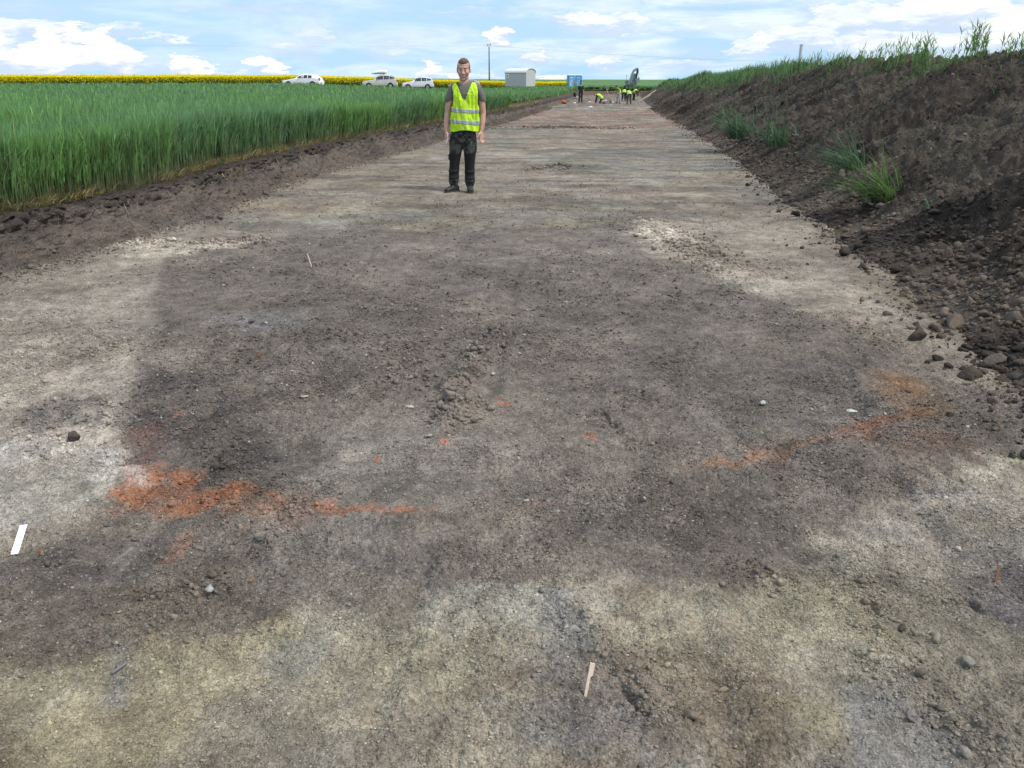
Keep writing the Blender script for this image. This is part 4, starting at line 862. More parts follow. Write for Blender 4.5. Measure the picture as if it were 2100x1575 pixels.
    front = sa < 0; vx = (x-.030); keepv &= ~(front & (zz_ > 1.27) & (np.abs(vx) < (zz_-1.27)*.42))          # V neck
    keepv &= ~((~front) & (zz_ > 1.505) & (np.abs(vx) < .07))
    arm = (np.abs(sa) < .62) & (zz_ > 1.14+.10*np.abs(sa)*2) & (zz_ < 1.475) & (np.hypot(sa/.66, (zz_-1.31)/.175) < 1); keepv &= ~arm
    nz_, na_ = x.shape; ii = np.arange(nz_*na_).reshape(nz_, na_); a_ = ii[:-1]; b2 = ii[1:]; f = np.stack([a_, np.roll(a_, -1, 1), np.roll(b2, -1, 1), b2], -1).reshape(-1, 4)
    kf = keepv.ravel(); f = f[kf[f].all(1)]; co = np.stack([x, y, z_], -1).reshape(-1, 3)
    def solidify(o, th):
        md = o.modifiers.new('s', 'SOLIDIFY'); md.thickness = th; md.offset = 1
        dg = bpy.context.evaluated_depsgraph_get(); dg.update(); nm = bpy.data.meshes.new_from_object(o.evaluated_get(dg)); o.modifiers.clear(); o.data = nm
    YV = mat('fluorescent_yellow_cloth', (.58, .88, .03), .75, var=.12, vs=7, bump=.9, bs=14)
    vo = mesh_np('vest', co, f, YV, True, parent=root); solidify(vo, .003); vo['label'] = 'yellow high visibility vest with two reflective bands'
    nrm = np.stack([ca, sa, 0*ca], -1).reshape(-1, 3)
    for k, (z0, z1) in enumerate(((.958, 1.012), (1.112, 1.166))):
        zc = zz_.ravel()-.035*(x.ravel()-.03)*2*(sa.ravel() < 0)*.0; zm = zc[f].mean(1)+.06*(co[f][:, :, 0].mean(1)-.03)
        sel = f[(zm > z0) & (zm < z1)]; st = mesh_np('reflective_band', co+nrm*.0045, sel, mat('reflective_tape', (.42, .46, .46), .45, var=.06, metal=.2), True, parent=vo); solidify(st, .0015)
    hem = MB(); hem.bar((.012, -.129, .885), (.018, -.126, 1.10), .010, .006); hem.bar((.018, -.126, 1.10), (.030, -.122, 1.30), .010, .006); hem.build('front_edge_binding', mat('yellow_binding', (.78, .95, .22), .8), vo)
    # small dark maker's print on the chest
    pr = MB(); 
    for i, wd_ in enumerate((.016, .010, .013, .012, .007)): pr.box((.108+i*.0135, -.1165, 1.392-i*.0025), (wd_*.75, .003, .008))
    pr.build('chest_print', mat('print_ink', (.10, .16, .02), .8), vo)
    # trousers
    t = MB(); t.loft([(.0, .02, .70), (.005, .02, .80), (.02, .02, .90), (.03, .02, .985)], [.155, .172, .168, .160], [.115, .122, .118, .112], n=28, pw=2.3)
    t.limb([(-.082, .02, .82), (-.098, .01, .68), (-.118, .0, .55), (-.135, .012, .40), (-.148, .02, .25), (-.152, .015, .14)], [.100, .104, .088, .074, .076, .074])
    t.limb([(.088, .02, .82), (.092, .01, .68), (.094, .0, .55), (.088, .012, .40), (.084, .02, .25), (.086, .012, .13)], [.100, .106, .088, .074, .074, .072])
    t.box((.178, .0, .66), (.035, .12, .17), bev=.01); t.box((-.185, .0, .66), (.03, .12, .17), bev=.01)        # cargo pockets
    for zt in (.17, .21, .30, .48, .52): t.loft([(-.148, .014, zt-.012), (-.148, .012, zt), (-.148, .014, zt+.012)], [.07, .083, .07], [.07, .083, .07]); t.loft([(.087, .014, zt-.022), (.087, .012, zt-.01), (.087, .014, zt+.004)], [.07, .082, .07], [.07, .082, .07])
    t.build('trousers', camo(), root, remesh=.008, lap=5)
    for (ax, ay, d) in ((-.150, .01, V3(-.62, -.80, 0)), (.086, .01, V3(.10, -1, 0))):
        d = d.normalized(); a = V3(ax, ay, 0); s_ = MB(); sd_ = V3(-d.y, d.x, 0)
        s_.loft([a-d*.085+V3(0, 0, .05), a-d*.03+V3(0, 0, .056), a+d*.06+V3(0, 0, .050), a+d*.13+V3(0, 0, .044), a+d*.18+V3(0, 0, .036)], [.034, .044, .048, .050, .030], [.042, .052, .047, .038, .026], sd_, 18, 2.4)
        s_.loft([a+V3(0, 0, .05), a+V3(0, 0, .12), a+V3(0, 0, .16)], [.050, .048, .050], [.055, .052, .052], sd_, 16)
        so = s_.build('shoe', mat('black_leather', (.028, .028, .030), .55, var=.3, bump=.4), root, remesh=.006, lap=3)
        q = MB(); q.loft([a-d*.088+V3(0, 0, .0), a-d*.085+V3(0, 0, .014), a-d*.0+V3(0, 0, .0145), a+d*.12+V3(0, 0, .0145), a+d*.186+V3(0, 0, .016)], [.02, .040, .045, .052, .030], [.016]*5, sd_, 16, 3); q.build('sole', mat('rubber_sole', (.05, .046, .042), .9), so)
        for k in range(4): q = MB(); c = a+d*(.03+.024*k)+V3(0, 0, .103-.012*k); q.bar(c-sd_*.022, c+sd_*.022+d*.008, .004, .004); q.build('lace', mat('lace', (.09, .085, .08), .9), so)
    return root
hp = pix2floor(952, 392); hz0 = float(floor_h(np.array([hp[0]]), np.array([hp[1]]))[0])
HERO = hero((hp[0]-.0, hp[1], hz0-.004))
# white marker pen / tag he holds in his right hand
o = MB(); o.box((0, 0, 0), (.020, .008, .085), bev=.002); o = o.build('plastic_tag', mat('white_plastic', (.8, .8, .78), .45, var=.04), loc=(hp[0]-.222, hp[1]-.112, hz0+.735), rot=(R(10), R(22), 0)); tag(o, 'white plastic tag held in the hand of the man in the foreground', 'tag')

# ---- workers in the distance, one builder with a pose
def worker(name_loc, rz, label, J, top, pants, vest=None, vs=.018, hairc=(.06, .04, .03), sleeves='long', shoes=(.05, .045, .04), hat=None):
    root = empty('person', name_loc, rz, label, 'person')
    g = {k: Vector(v) for k, v in J.items()}
    lat = (g['shr']-g['shl']).normalized(); spine = [g['pel'], g['pel'].lerp(g['neck'], .45)+g.get('arch', Vector((0, 0, 0))), g['pel'].lerp(g['neck'], .82), g['neck']]
    b = MB(); hd = g['head']; up = (hd-g['neck']).normalized(); fw = g['look'].normalized(); fw = (fw-up*fw.dot(up)).normalized()
    face_parts(b, hd, 1.0, fw, up); b.limb([g['neck'], hd], [.055, .05])
    b.loft(spine, [.14, .13, .15, .07], [.1, .1, .1, .06], lat)
    for s_ in 'lr':
        b.limb([g['sh'+s_], g['el'+s_], g['ha'+s_]], [.055, .042, .028]); d = (g['ha'+s_]-g['el'+s_]).normalized()
        hand(b, g['ha'+s_], d, V3(0, 0, 1), lat if abs(lat.dot(d)) < .9 else V3(0, 0, 1), 1.05, .5)
        b.limb([g['pel']+(g['kn'+s_]-g['pel'])*.05, g['kn'+s_], g['an'+s_]], [.08, .055, .04])
    b.build('body', SK, root, remesh=max(.009, vs*.6), lap=1)
    t = MB(); t.loft(spine, [.165, .165, .185, .09], [.12, .125, .125, .08], lat)
    for s_ in 'lr':
        e = 1.0 if sleeves == 'long' else .45
        if sleeves == 'long': t.limb([g['sh'+s_], g['el'+s_], g['el'+s_].lerp(g['ha'+s_], .85)], [.072, .056, .045])
        else: t.limb([g['sh'+s_], g['sh'+s_].lerp(g['el'+s_], .7)], [.072, .066])
    t.build('shirt', mat('shirt_%d_%d' % (int(top[0]*999), int(top[1]*999)), top, .95), root, remesh=vs*.8, lap=1)
    t = MB(); hipw = lat*.09
    t.loft([g['pel']-up*0-(g['neck']-g['pel']).normalized()*.08, g['pel'], g['pel']+(g['neck']-g['pel']).normalized()*.10], [.15, .175, .165], [.115, .13, .12], lat)
    for s_, k in (('l', -1), ('r', 1)): t.limb([g['pel']+hipw*k, g['kn'+s_], g['an'+s_]], [.105, .080, .062])
    t.build('trousers', mat('trousers_%d_%d' % (int(pants[0]*999), int(pants[2]*999)), pants, .95), root, remesh=vs*.8, lap=1)
    for s_ in 'lr':
        t = MB(); a = g['an'+s_]; to = g['to'+s_]; t.limb([a-(to-a)*.2, a.lerp(to, .5)+Vector((0, 0, -.0)), to], [.05, .05, .042]); t.build('shoe', mat('work_shoe', shoes, .8), root, remesh=.014, lap=1)
    if vest:
        t = MB(); P = [g['pel'].lerp(g['neck'], f)+(g.get('arch', Vector((0, 0, 0)))*(1-abs(f-.5)*2)) for f in (-.06, .2, .5, .8, .93)]
        t.loft(P, [.205, .20, .205, .205, .14], [.155, .15, .15, .145, .11], lat); vo = t.build('vest', mat('fluorescent_yellow_cloth', (.6, .9, .02), .75), root, remesh=vs, lap=1)
        for f in (.12, .36):
            t = MB(); a = P[0].lerp(P[-1], f)+(g.get('arch', Vector((0, 0, 0)))*(1-abs(f-.5)*2)); dd = (P[-1]-P[0]).normalized()*.028; t.loft([a-dd, a, a+dd], [.212]*3, [.160]*3, lat, n=24); t.build('reflective_band', mat('reflective_tape', (.55, .58, .56), .45), vo, smooth=True)
    h = MB(); r3 = Matrix((up.cross(fw).normalized(), -fw, up)).transposed(); h.ball(hd+r3 @ V3(0, .022, .045), (.088, .098, .090), r3, 16)
    h.build('hat' if hat else 'hair', mat('hat_%d' % int(hat[0]*999), hat, .9) if hat else mat('hair_%d' % int(hairc[0]*999), hairc, .9), root, smooth=True)
    return root
def fpt(px, py):
    x, y, z = pix2floor(px, py); return (x, y, float(floor_h(np.array([x]), np.array([y]))[0]))
stand = dict(pel=(0,0,.95), neck=(0,.02,1.48), head=(0,0,1.64), look=(0,-1,0), shl=(-.19,.02,1.42), shr=(.19,.02,1.42), ell=(-.24,.05,1.12), elr=(.25,.05,1.12), hal=(-.22,-.05,.88), har=(.30,-.02,.90), knl=(-.09,0,.5), knr=(.12,0,.5), anl=(-.12,.03,.09), anr=(.14,.03,.09), tol=(-.14,-.14,.05), tor=(.18,-.14,.05))
worker(fpt(1190.5, 211.6), R(170), 'man in dark green T-shirt standing with his back to the camera in the far trench', stand, (.012, .040, .022), (.018, .020, .032), None, sleeves='short', hairc=(.13, .06, .035))
kneel = dict(pel=(.12,0,.46), neck=(-.38,-.02,.72), head=(-.52,-.03,.76), look=(-.5,0,-.85), shl=(-.33,.17,.68), shr=(-.33,-.19,.68), ell=(-.38,.2,.38), elr=(-.38,-.22,.38), hal=(-.42,.16,.10), har=(-.44,-.18,.10), knl=(-.10,.12,.09), knr=(-.08,-.14,.09), anl=(.30,.14,.09), anr=(.34,-.13,.09), tol=(.42,.14,.06), tor=(.46,-.13,.06), arch=(-.02,0,.12))
worker(fpt(1231.5, 213.2), R(-12), 'worker in yellow vest and black clothes kneeling alone in the far trench', kneel, (.015, .015, .018), (.016, .016, .02), 1, hairc=(.22, .10, .06))
lean = dict(pel=(.08,0,.86), neck=(-.12,0,1.28), head=(-.22,0,1.41), look=(-.8,0,-.5), shl=(-.08,.19,1.22), shr=(-.10,-.2,1.22), ell=(-.24,.2,.98), elr=(-.26,-.22,.98), hal=(-.38,.1,.86), har=(-.42,-.1,1.02), knl=(-.02,.12,.46), knr=(.05,-.12,.46), anl=(.02,.13,.09), anr=(.18,-.12,.09), tol=(-.12,.13,.05), tor=(.04,-.12,.05), arch=(.09,0,.02))
pw_ = fpt(1267, 212.6); worker(pw_, R(35), 'worker in a yellow vest and pale trousers leaning forward with a long handled shovel', lean, (.12, .14, .06), (.42, .42, .44), 1, hairc=(.05, .035, .03))
bend = dict(pel=(0,.10,.80), neck=(.02,-.30,1.00), head=(.02,-.42,.94), look=(0,-.4,-.9), shl=(-.18,-.24,.96), shr=(.2,-.24,.96), ell=(-.2,-.34,.68), elr=(.2,-.34,.68), hal=(-.14,-.40,.42), har=(.14,-.40,.42), knl=(-.12,.02,.46), knr=(.13,.02,.46), anl=(-.15,.10,.09), anr=(.16,.10,.09), tol=(-.17,-.06,.05), tor=(.18,-.06,.05), arch=(0,.02,.08))
worker(fpt(1279, 207.5), R(160), 'worker in yellow vest and dark blue trousers bending just right of the shovel worker', bend, (.05, .05, .08), (.02, .025, .06), 1)
worker(fpt(1289.5, 213.8), R(184), 'worker in yellow vest and brown trousers bent double, nearest of the group', bend, (.02, .02, .02), (.075, .065, .06), 1)
worker(fpt(1300.5, 206.0), R(60), 'worker in yellow vest and black trousers bending nearest the soil heap', bend, (.02, .03, .02), (.015, .02, .02), 1)

# ------------------------------------------------------------------ tools and small things
WOOD = mat('pale_wood', (.62, .50, .36), .8, var=.15, vs=20); STEEL = mat('tool_steel', (.22, .22, .23), .4, metal=.6)
def shovel(loc, rot, label, L=1.5):
    r = empty('shovel', loc, 0, label, 'shovel'); r.rotation_euler = rot
    b = MB(); b.bar((0, 0, .25), (0, 0, L), .018, n=10); b.build('handle', WOOD, r, smooth=True)
    b = MB(); b.bar((0, 0, .22), (0, 0, .34), .024, n=10); b.loft([(0, 0, .0), (0, .012, .06), (0, .018, .16), (0, .01, .25)], [.03, .10, .115, .10], [.004, .006, .006, .006]); b.build('blade', STEEL, r)
x, y, z = pw_; shovel((x-.62, y-.2, z), (0, R(-20), 0), 'long handled shovel held upright by the worker in pale trousers', 1.45)
# long wooden poles against the heap
for (a, b_, lb) in (((1312,207),(1343,189),'long wooden pole leaning on the heap behind the workers, upper one'), ((1306,212),(1330,199),'long wooden pole lying on the heap foot behind the workers, lower one')):
    p = pix2floor(*a); r = empty('wooden_pole', (p[0], p[1], p[2]+.06), 0, lb, 'pole', 'wooden poles on the heap foot')
    m_ = MB(); dx = 1.75 if b_[0] == 1343 else 1.35; m_.bar((0, 0, 0), (dx, .8, .98 if dx > 1.5 else .66), .028, n=8); m_.build('shaft', WOOD, r, smooth=True)
    m_ = MB(); m_.box((-.06, -.02, .0), (.24, .03, .16), Matrix.Rotation(R(20), 3, 'Y')); m_.build('blade', mat('grey_blade', (.45, .45, .45), .5), r)
# survey pole with prism by the standing man
p = fpt(1190.5, 210.2); r = empty('survey_pole', p, 0, 'thin survey pole with a dark round prism on top behind the man in dark green', 'survey pole')
b = MB(); b.bar((0, 0, 0), (0, 0, 1.86), .014, n=8); b.build('pole', mat('dark_alu', (.10, .10, .11), .5), r); b = MB(); b.ball((0, 0, 1.93), (.095, .07, .095)); b.build('prism', mat('black_plastic', (.02, .02, .022), .4), r, smooth=True)
# folding chair by the left bank
p = fpt(1182.5, 208); r = empty('folding_chair', p, R(30), 'small black and white folding chair beside the man in dark green', 'chair')
b = MB(); b.box((-.26, 0, .62), (.03, .42, .42), Matrix.Rotation(R(-12), 3, 'Y'), .01); b.build('backrest', mat('black_plastic', (.02, .02, .022), .4), r)
b = MB(); b.box((0, 0, .40), (.46, .42, .04), bev=.01); b.build('seat', mat('white_plastic', (.8, .8, .78), .45), r)
for sx_, sy_ in ((-1, -1), (-1, 1), (1, -1), (1, 1)):
    b = MB(); b.bar((.18*sx_, .18*sy_, .0), (-.12*sx_, .18*sy_, .39), .012, n=6); b.build('leg', mat('grey_tube', (.4, .4, .42), .4, metal=.5), r)
# orange and black bag by the bank
p = fpt(1156, 213.5); r = empty('bag', p, 0, 'orange red bag with a black base lying by the foot of the left bank', 'bag')
b = MB(); b.loft([(-.28, 0, .17), (-.2, 0, .24), (0, 0, .27), (.2, 0, .24), (.28, 0, .17)], [.05, .16, .18, .16, .06], [.08, .20, .23, .20, .08], (0, 1, 0), 16); b.build('body', mat('orange_fabric', (.72, .12, .035), .8, bump=.4), r, smooth=True)
b = MB(); b.loft([(-.24, 0, .06), (0, 0, .07), (.30, 0, .10), (.34, 0, .14)], [.12, .17, .17, .10], [.06, .08, .12, .08], (0, 1, 0), 16); b.build('base', mat('black_fabric', (.02, .02, .025), .8), r, smooth=True)
r.scale = (.62, .62, .62)
# small white find bags / labels on the far floor
for i, (px_, py_, lb) in enumerate(((1209,210,'small white find bag on the floor between the standing man and the kneeling worker'), (1211,222.5,'small white find bag nearest the camera on the far floor'), (1242,208,'small white find bag right of the kneeling worker'), (1178,213.5,'small white find bag beside the folding chair'), (1256,211,'small white find bag left of the shovel'))):
    x, y, z = fpt(px_, py_); b = MB(); b.loft([(-.14, 0, .03), (-.05, 0, .06), (.06, .01, .07), (.15, 0, .03)], [.06, .11, .12, .05], [.02, .05, .055, .02], (0, 1, 0), 12)
    tag(b.build('find_bag', mat('white_plastic', (.8, .8, .78), .45), loc=(x, y, z), smooth=True), lb, 'bag', 'white find bags')
# white plastic tag at the lower left, lying tilted on its end
def fz(x, y): return float(floor_h(np.array([x]), np.array([y]))[0])
a = pix2floor(31, 1143); b_ = pix2floor(52, 1090)
mid = ((a[0]+b_[0])/2, (a[1]+b_[1])/2); ang = math.atan2(b_[1]-a[1], b_[0]-a[0]); Ln = math.dist(a[:2], b_[:2])
pts = [(-.5*Ln, -.0105), (-.5*Ln+.006, -.0125), (.5*Ln, -.0125), (.5*Ln, .0125), (-.5*Ln+.006, .0125), (-.5*Ln, .0105)]
bmx = MB(); va = [bmx.bm.verts.new((p[0], p[1], 0)) for p in pts]; vb = [bmx.bm.verts.new((p[0], p[1], .0016)) for p in pts]
bmx.bm.faces.new(va[::-1]); bmx.bm.faces.new(vb)
for i in range(6): bmx.bm.faces.new((va[i], va[(i+1) % 6], vb[(i+1) % 6], vb[i]))
o = bmx.build('plant_label', mat('white_plastic_label', (.80, .81, .80), .45, var=.16, vs=40), loc=(mid[0], mid[1], fz(*mid)+.014), rot=(R(2), R(-5), ang)); tag(o, 'white plastic strip lying on the soil at the lower left', 'plastic label')
# wooden stake in front: narrow shaft and a wide paddle head
sa = pix2floor(1200, 1438); st = empty('wooden_stake', (sa[0], sa[1], fz(sa[0], sa[1])), 0, 'pale wooden stake with a wider head stuck in the soil at the bottom centre', 'stake')
hgt = .096; st.rotation_euler = (R(-14), R(10), 0)
b = MB(); b.prism([(-.0036, -.02), (.0036, -.02), (.0040, hgt*.60), (-.0040, hgt*.60)], -.0013, .0013); b.build('shaft', mat('pink_wood', (.82, .64, .50), .8, var=.1, vs=60), st)
b = MB(); b.prism([(-.0040, hgt*.6), (.0040, hgt*.6), (.0092, hgt*.66), (.0095, hgt*1.0), (-.0040, hgt*1.02)], -.0014, .0014); b.build('head', mat('pink_wood', (.70, .50, .36), .8), st)
sa = pix2floor(2043, 1192); b = MB(); b.prism([(-.0045, -.02), (.0045, -.02), (.0055, .062), (-.0055, .064)], -.0015, .0015)
tag(b.build('wooden_peg', mat('brown_wood', (.30, .15, .09), .8, var=.15, vs=50), loc=(sa[0], sa[1], fz(sa[0], sa[1])), rot=(R(-6), R(2), R(5))), 'short brown wooden peg standing in the dark patch at the right edge', 'peg')
sa = pix2floor(640, 551); b = MB(); b.bar((0, 0, -.02), (-.03, 0, .11), .0045, n=6); tag(b.build('wooden_stick', mat('pink_wood', (.70, .50, .36), .8), loc=(sa[0], sa[1], fz(sa[0], sa[1]))), 'thin pale stick standing in the brown soil left of centre', 'stick')
# pale roots fallen on the lower soil, stick on heap
sa = pix2floor(240, 1385); b = MB(); b.limb([(-.01, 0, .01), (.004, .012, .016), (.012, .035, .012)], [.004, .0045, .003]); b.limb([(-.01, .03, .012), (.0, .015, .016)], [.003, .004])
tag(b.build('root_piece', mat('grey_root', (.18, .18, .18), .9), loc=(sa[0], sa[1], fz(sa[0], sa[1])), smooth=True), 'small forked dry root piece at the lower left', 'root')

# ------------------------------------------------------------------ cars
GLASS = mat('car_glass', (.02, .025, .03), .08, var=.05, spec=.9); TYRE = mat('tyre_rubber', (.02, .02, .02), .85); RIM = mat('alloy', (.5, .5, .52), .35, metal=.8)
def car(loc, rz, label, paint, prof, hw=.90, box=False, rails=False):
    """prof: stations (x, z_belt, z_top, roof half width); the nose points to -x"""
    r = empty('parked_car', loc, rz, label, 'car'); PM = mat('paint_%s' % paint[0], paint[1], .3, var=.04, metal=paint[2], coat=.6)
    b = MB(); rings = []
    for (x, zb, zt, wr_, wb) in prof:
        ring = [(-wb*.90, .28), (-wb*.99, .40), (-wb, .62), (-wb*.97, zb), (-wr_, zt-.04 if zt > zb+.1 else zb+.01), (-wr_*.86, zt), (0, zt+.025), (wr_*.86, zt), (wr_, zt-.04 if zt > zb+.1 else zb+.01), (wb*.97, zb), (wb, .62), (wb*.99, .40), (wb*.90, .28)]
        rings.append([b.bm.verts.new((x, p[0], p[1])) for p in ring])
    for a, c in zip(rings, rings[1:]):
        for k in range(13): b.bm.faces.new((a[k], a[(k+1) % 13], c[(k+1) % 13], c[k]))
    b.bm.faces.new(rings[0]); b.bm.faces.new(rings[-1][::-1]); body = b.build('body', PM, r, smooth=False, bevel=.03)
    L0, L1 = prof[0][0], prof[-1][0]; xs = [p[0] for p in prof]; f = lambda x, i: float(np.interp(x, xs, [p[i] for p in prof]))
    def side_pt(x, z, s, o=.012):
        zb, zt, wr_, wb = f(x, 1), f(x, 2), f(x, 3), f(x, 4); t = (z-zb)/max(.05, (zt-.04-zb)); return (x, s*(wb*.97+(wr_-wb*.97)*min(1, max(0, t))+o), z)
    gh = [p for p in prof if p[2] > p[1]+.25]; g0, g1 = gh[0][0], gh[-1][0]; wsx = prof[[p[0] for p in prof].index(g0)-1][0]
    span = g1-g0; cuts = [g0-.28, g0+span*.33, g0+span*.70, g1+.12]
    for s in (-1, 1):
        for i in range(3):
            x0, x1 = cuts[i]+.035, cuts[i+1]-.035
            def tp(x): return f(x, 2)-.11
            def bt(x): return f(x, 1)+.035
            q = MB(); n_s = 6; up_ = [side_pt(x0+(x1-x0)*k/n_s, max(bt(x0+(x1-x0)*k/n_s)+.01, tp(x0+(x1-x0)*k/n_s)), s) for k in range(n_s+1)]; lo = [side_pt(x0+(x1-x0)*k/n_s, bt(x0+(x1-x0)*k/n_s), s) for k in range(n_s+1)]
            for k in range(n_s): q.quad(lo[k], lo[k+1], up_[k+1], up_[k])
            q.build('side_window', GLASS, r)
        q = MB(); q.box((g0-.10, s*(hw+.06), f(g0, 1)+.06), (.12, .16, .11), bev=.03); q.build('mirror', PM, r)
        for k in (1, 2): q = MB(); q.box((cuts[k]+.18, s*(hw+.006), .80), (.15, .02, .025)); q.build('door_handle', PM, r)
    w0 = prof[[p[0] for p in prof].index(g0)-1]; q = MB(); q.quad((w0[0]+.06, -w0[4]*.80, w0[2]+.055), (w0[0]+.06, w0[4]*.80, w0[2]+.055), (g0-.03, gh[0][3]*.86, gh[0][2]-.02), (g0-.03, -gh[0][3]*.86, gh[0][2]-.02)); q.build('windscreen', GLASS, r)
    w1 = prof[[p[0] for p in prof].index(g1)+1]; q = MB(); q.quad((g1+.04, -gh[-1][3]*.8, gh[-1][2]-.03), (g1+.04, gh[-1][3]*.8, gh[-1][2]-.03), (w1[0]+.02, w1[4]*.8, w1[1]+.05), (w1[0]+.02, -w1[4]*.8, w1[1]+.05)); q.build('rear_window', GLASS, r)
    for s in (-1, 1):
        q = MB(); q.box((L0+.10, s*hw*.70, .72), (.28, .34, .15), bev=.04); q.build('headlight', mat('lamp_glass', (.6, .62, .65), .15), r)
        q = MB(); q.box((L1-.05, s*hw*.82, .92), (.16, .18, .30), bev=.03); q.build('tail_light', mat('red_lamp', (.45, .03, .02), .2), r)
    q = MB(); q.box((L0-.005, 0, .52), (.05, .9, .18), bev=.02); q.build('grille', mat('grille_black', (.02, .02, .02), .5), r)
    q = MB(); q.box(((L0+L1)/2, 0, .27), (L1-L0-.5, hw*1.9, .12), bev=.03); q.build('sill', mat('dark_trim', (.04, .04, .04), .7), r)
    for xw in (L0+.85, L1-.85):
        for s in (-1, 1):
            q = MB(); q.bar((xw, s*(hw-.12), .33), (xw, s*(hw+.012), .33), .40, n=24); q.build('wheel_arch', mat('arch_black', (.012, .012, .012), .9), r)
            q = MB(); q.bar((xw, s*(hw-.20), .33), (xw, s*(hw+.022), .33), .33, n=24); ty = q.build('wheel', TYRE, r)
            q = MB(); q.bar((xw, s*(hw+.018), .33), (xw, s*(hw+.034), .33), .21, n=18); q.build('rim', RIM, ty)
    if rails:
        for s in (-1, 1): q = MB(); q.limb([(g0+.1, s*.56, gh[0][2]+.03), (g0+.3, s*.56, gh[0][2]+.08), (g1-.2, s*.56, gh[-1][2]+.08), (g1-.05, s*.56, gh[-1][2]+.03)], [.018]*4); q.build('roof_rail', RIM, r)
    return r, gh
SUV = [(-2.20,.62,.66,.60,.70),(-2.08,.80,.84,.70,.84),(-1.2,.95,.99,.72,.90),(-.95,.98,1.04,.72,.90),(-.15,1.04,1.58,.60,.90),(.5,1.06,1.66,.62,.90),(1.3,1.10,1.62,.61,.90),(1.85,1.16,1.48,.58,.88),(2.12,1.02,1.08,.70,.86),(2.2,.62,.66,.70,.80)]
EST = [(-2.3,.55,.60,.60,.70),(-2.15,.72,.78,.70,.84),(-1.25,.88,.93,.72,.90),(-.95,.92,.98,.72,.90),(-.1,.98,1.40,.58,.90),(.5,1.0,1.50,.60,.90),(1.3,1.02,1.46,.59,.90),(1.8,1.06,1.30,.56,.88),(2.2,.94,1.0,.70,.86),(2.3,.58,.62,.70,.80)]
def carpos(px, d): 
    u, b, c = pix_dir(px, 160); t = d/b; return (t*u, d, float(zg(t*u, d)))
x, y, z = carpos(621, 100.5); car((x, y, z), R(-14)+R(6), 'white estate car, leftmost of the cars parked along the yellow rapeseed', ('white', (.90, .91, .92), 0), EST)
x, y, z = carpos(779, 110); r_, gh = car((x, y, z), R(4), 'beige silver car with a white roof box parked by the yellow rapeseed', ('champagne', (.62, .60, .53), .2), SUV, rails=True)
bx_ = empty('roof_box', (x-.05, y, z+1.77), R(4), 'white roof box on the beige silver car', 'roof box')
b = MB(); b.loft([(-.98, 0, .03), (-.6, 0, .10), (.0, 0, .22), (.7, 0, .24), (.98, 0, .20)], [.18, .36, .42, .42, .34], [.04, .14, .23, .24, .18], (0, 1, 0), 20, 2.6); b.build('shell', mat('roof_box_white', (.85, .85, .83), .4), bx_, smooth=True)
b = MB(); b.box((.0, 0, -.01), (1.6, .70, .04), bev=.01); b.build('base', mat('dark_trim', (.04, .04, .04), .7), bx_)
for k in (-.45, .5): b = MB(); b.box((k, 0, -.055), (.06, 1.1, .03)); b.build('crossbar', mat('dark_trim', (.04, .04, .04), .7), bx_)
x, y, z = carpos(857, 120); car((x, y, z), R(3), 'pale silver off road car with roof rails left of the man in the foreground', ('silver', (.82, .83, .85), .1), SUV, rails=True)
x, y, z = carpos(953, 122); car((x, y, z), R(2), 'dark silver car mostly hidden behind the man in the foreground', ('greyblue', (.35, .37, .40), .4), EST)

# ------------------------------------------------------------------ site hut on wheels
x, y, z = carpos(1067, 131); hut = empty('site_hut', (x, y, z), R(-40), 'grey site hut trailer with an arched white roof and shuttered window beyond the wheat', 'site trailer')
Wd, Ln, z0, zw = 2.25, 4.1, .55, 2.45; GREYM = mat('grey_cladding', (.50, .52, .51), .7, var=.05, vs=2, bump=.2, bs=8)
# local: long side along x, the gable with the window at -x end
def arch(t, w_=Wd/2, rise=.62): return [(-w_*math.cos(math.pi*k/t), zw+rise*math.sin(math.pi*k/t)**.8) for k in range(t+1)]
b = MB(); prof = [(-Wd/2, z0), (Wd/2, z0)]+[(p[0]*-1, p[1]) for p in arch(14)]
va = [b.bm.verts.new((-Ln/2, p[0], p[1])) for p in prof]; vb = [b.bm.verts.new((Ln/2, p[0], p[1])) for p in prof]; b.bm.faces.new(va); b.bm.faces.new(vb[::-1])
for i in range(len(prof)): b.bm.faces.new((va[i], vb[i], vb[(i+1) % len(prof)], va[(i+1) % len(prof)]))
wall = b.build('wall', GREYM, hut)
b = MB(); A = arch(14, Wd/2+.06, .66); B2 = arch(14, Wd/2+.02, .63)
for i in range(14):
    p, q = A[i], A[i+1]; s_, t_ = B2[i], B2[i+1]; x0, x1 = -Ln/2-.10, Ln/2+.10
    b.quad((x0, p[0], p[1]), (x1, p[0], p[1]), (x1, q[0], q[1]), (x0, q[0], q[1])); b.quad((x0, s_[0], s_[1]), (x1, s_[0], s_[1]), (x1, t_[0], t_[1]), (x0, t_[0], t_[1]))
    b.quad((x0, p[0], p[1]), (x0, q[0], q[1]), (x0, t_[0], t_[1]), (x0, s_[0], s_[1])); b.quad((x1, p[0], p[1]), (x1, q[0], q[1]), (x1, t_[0], t_[1]), (x1, s_[0], s_[1]))
b.build('roof', mat('white_roof', (.80, .80, .78), .5, var=.04), hut)
wn = MB(); wn.box((-Ln/2-.015, 0, 1.72), (.05, .86, 1.06)); wno = wn.build('window', mat('window_white', (.8, .8, .78), .5), hut)
for k in (-.26, 0, .26): b = MB(); b.box((-Ln/2-.043, k, 1.72), (.02, .19, .90)); b.build('pane', GLASS, wno)
for k in (-.62, .62): b = MB(); b.box((-Ln/2-.03, k, 1.72), (.05, .34, 1.08)); b.build('shutter', mat('shutter_dark', (.035, .045, .06), .6), hut)
b = MB(); 
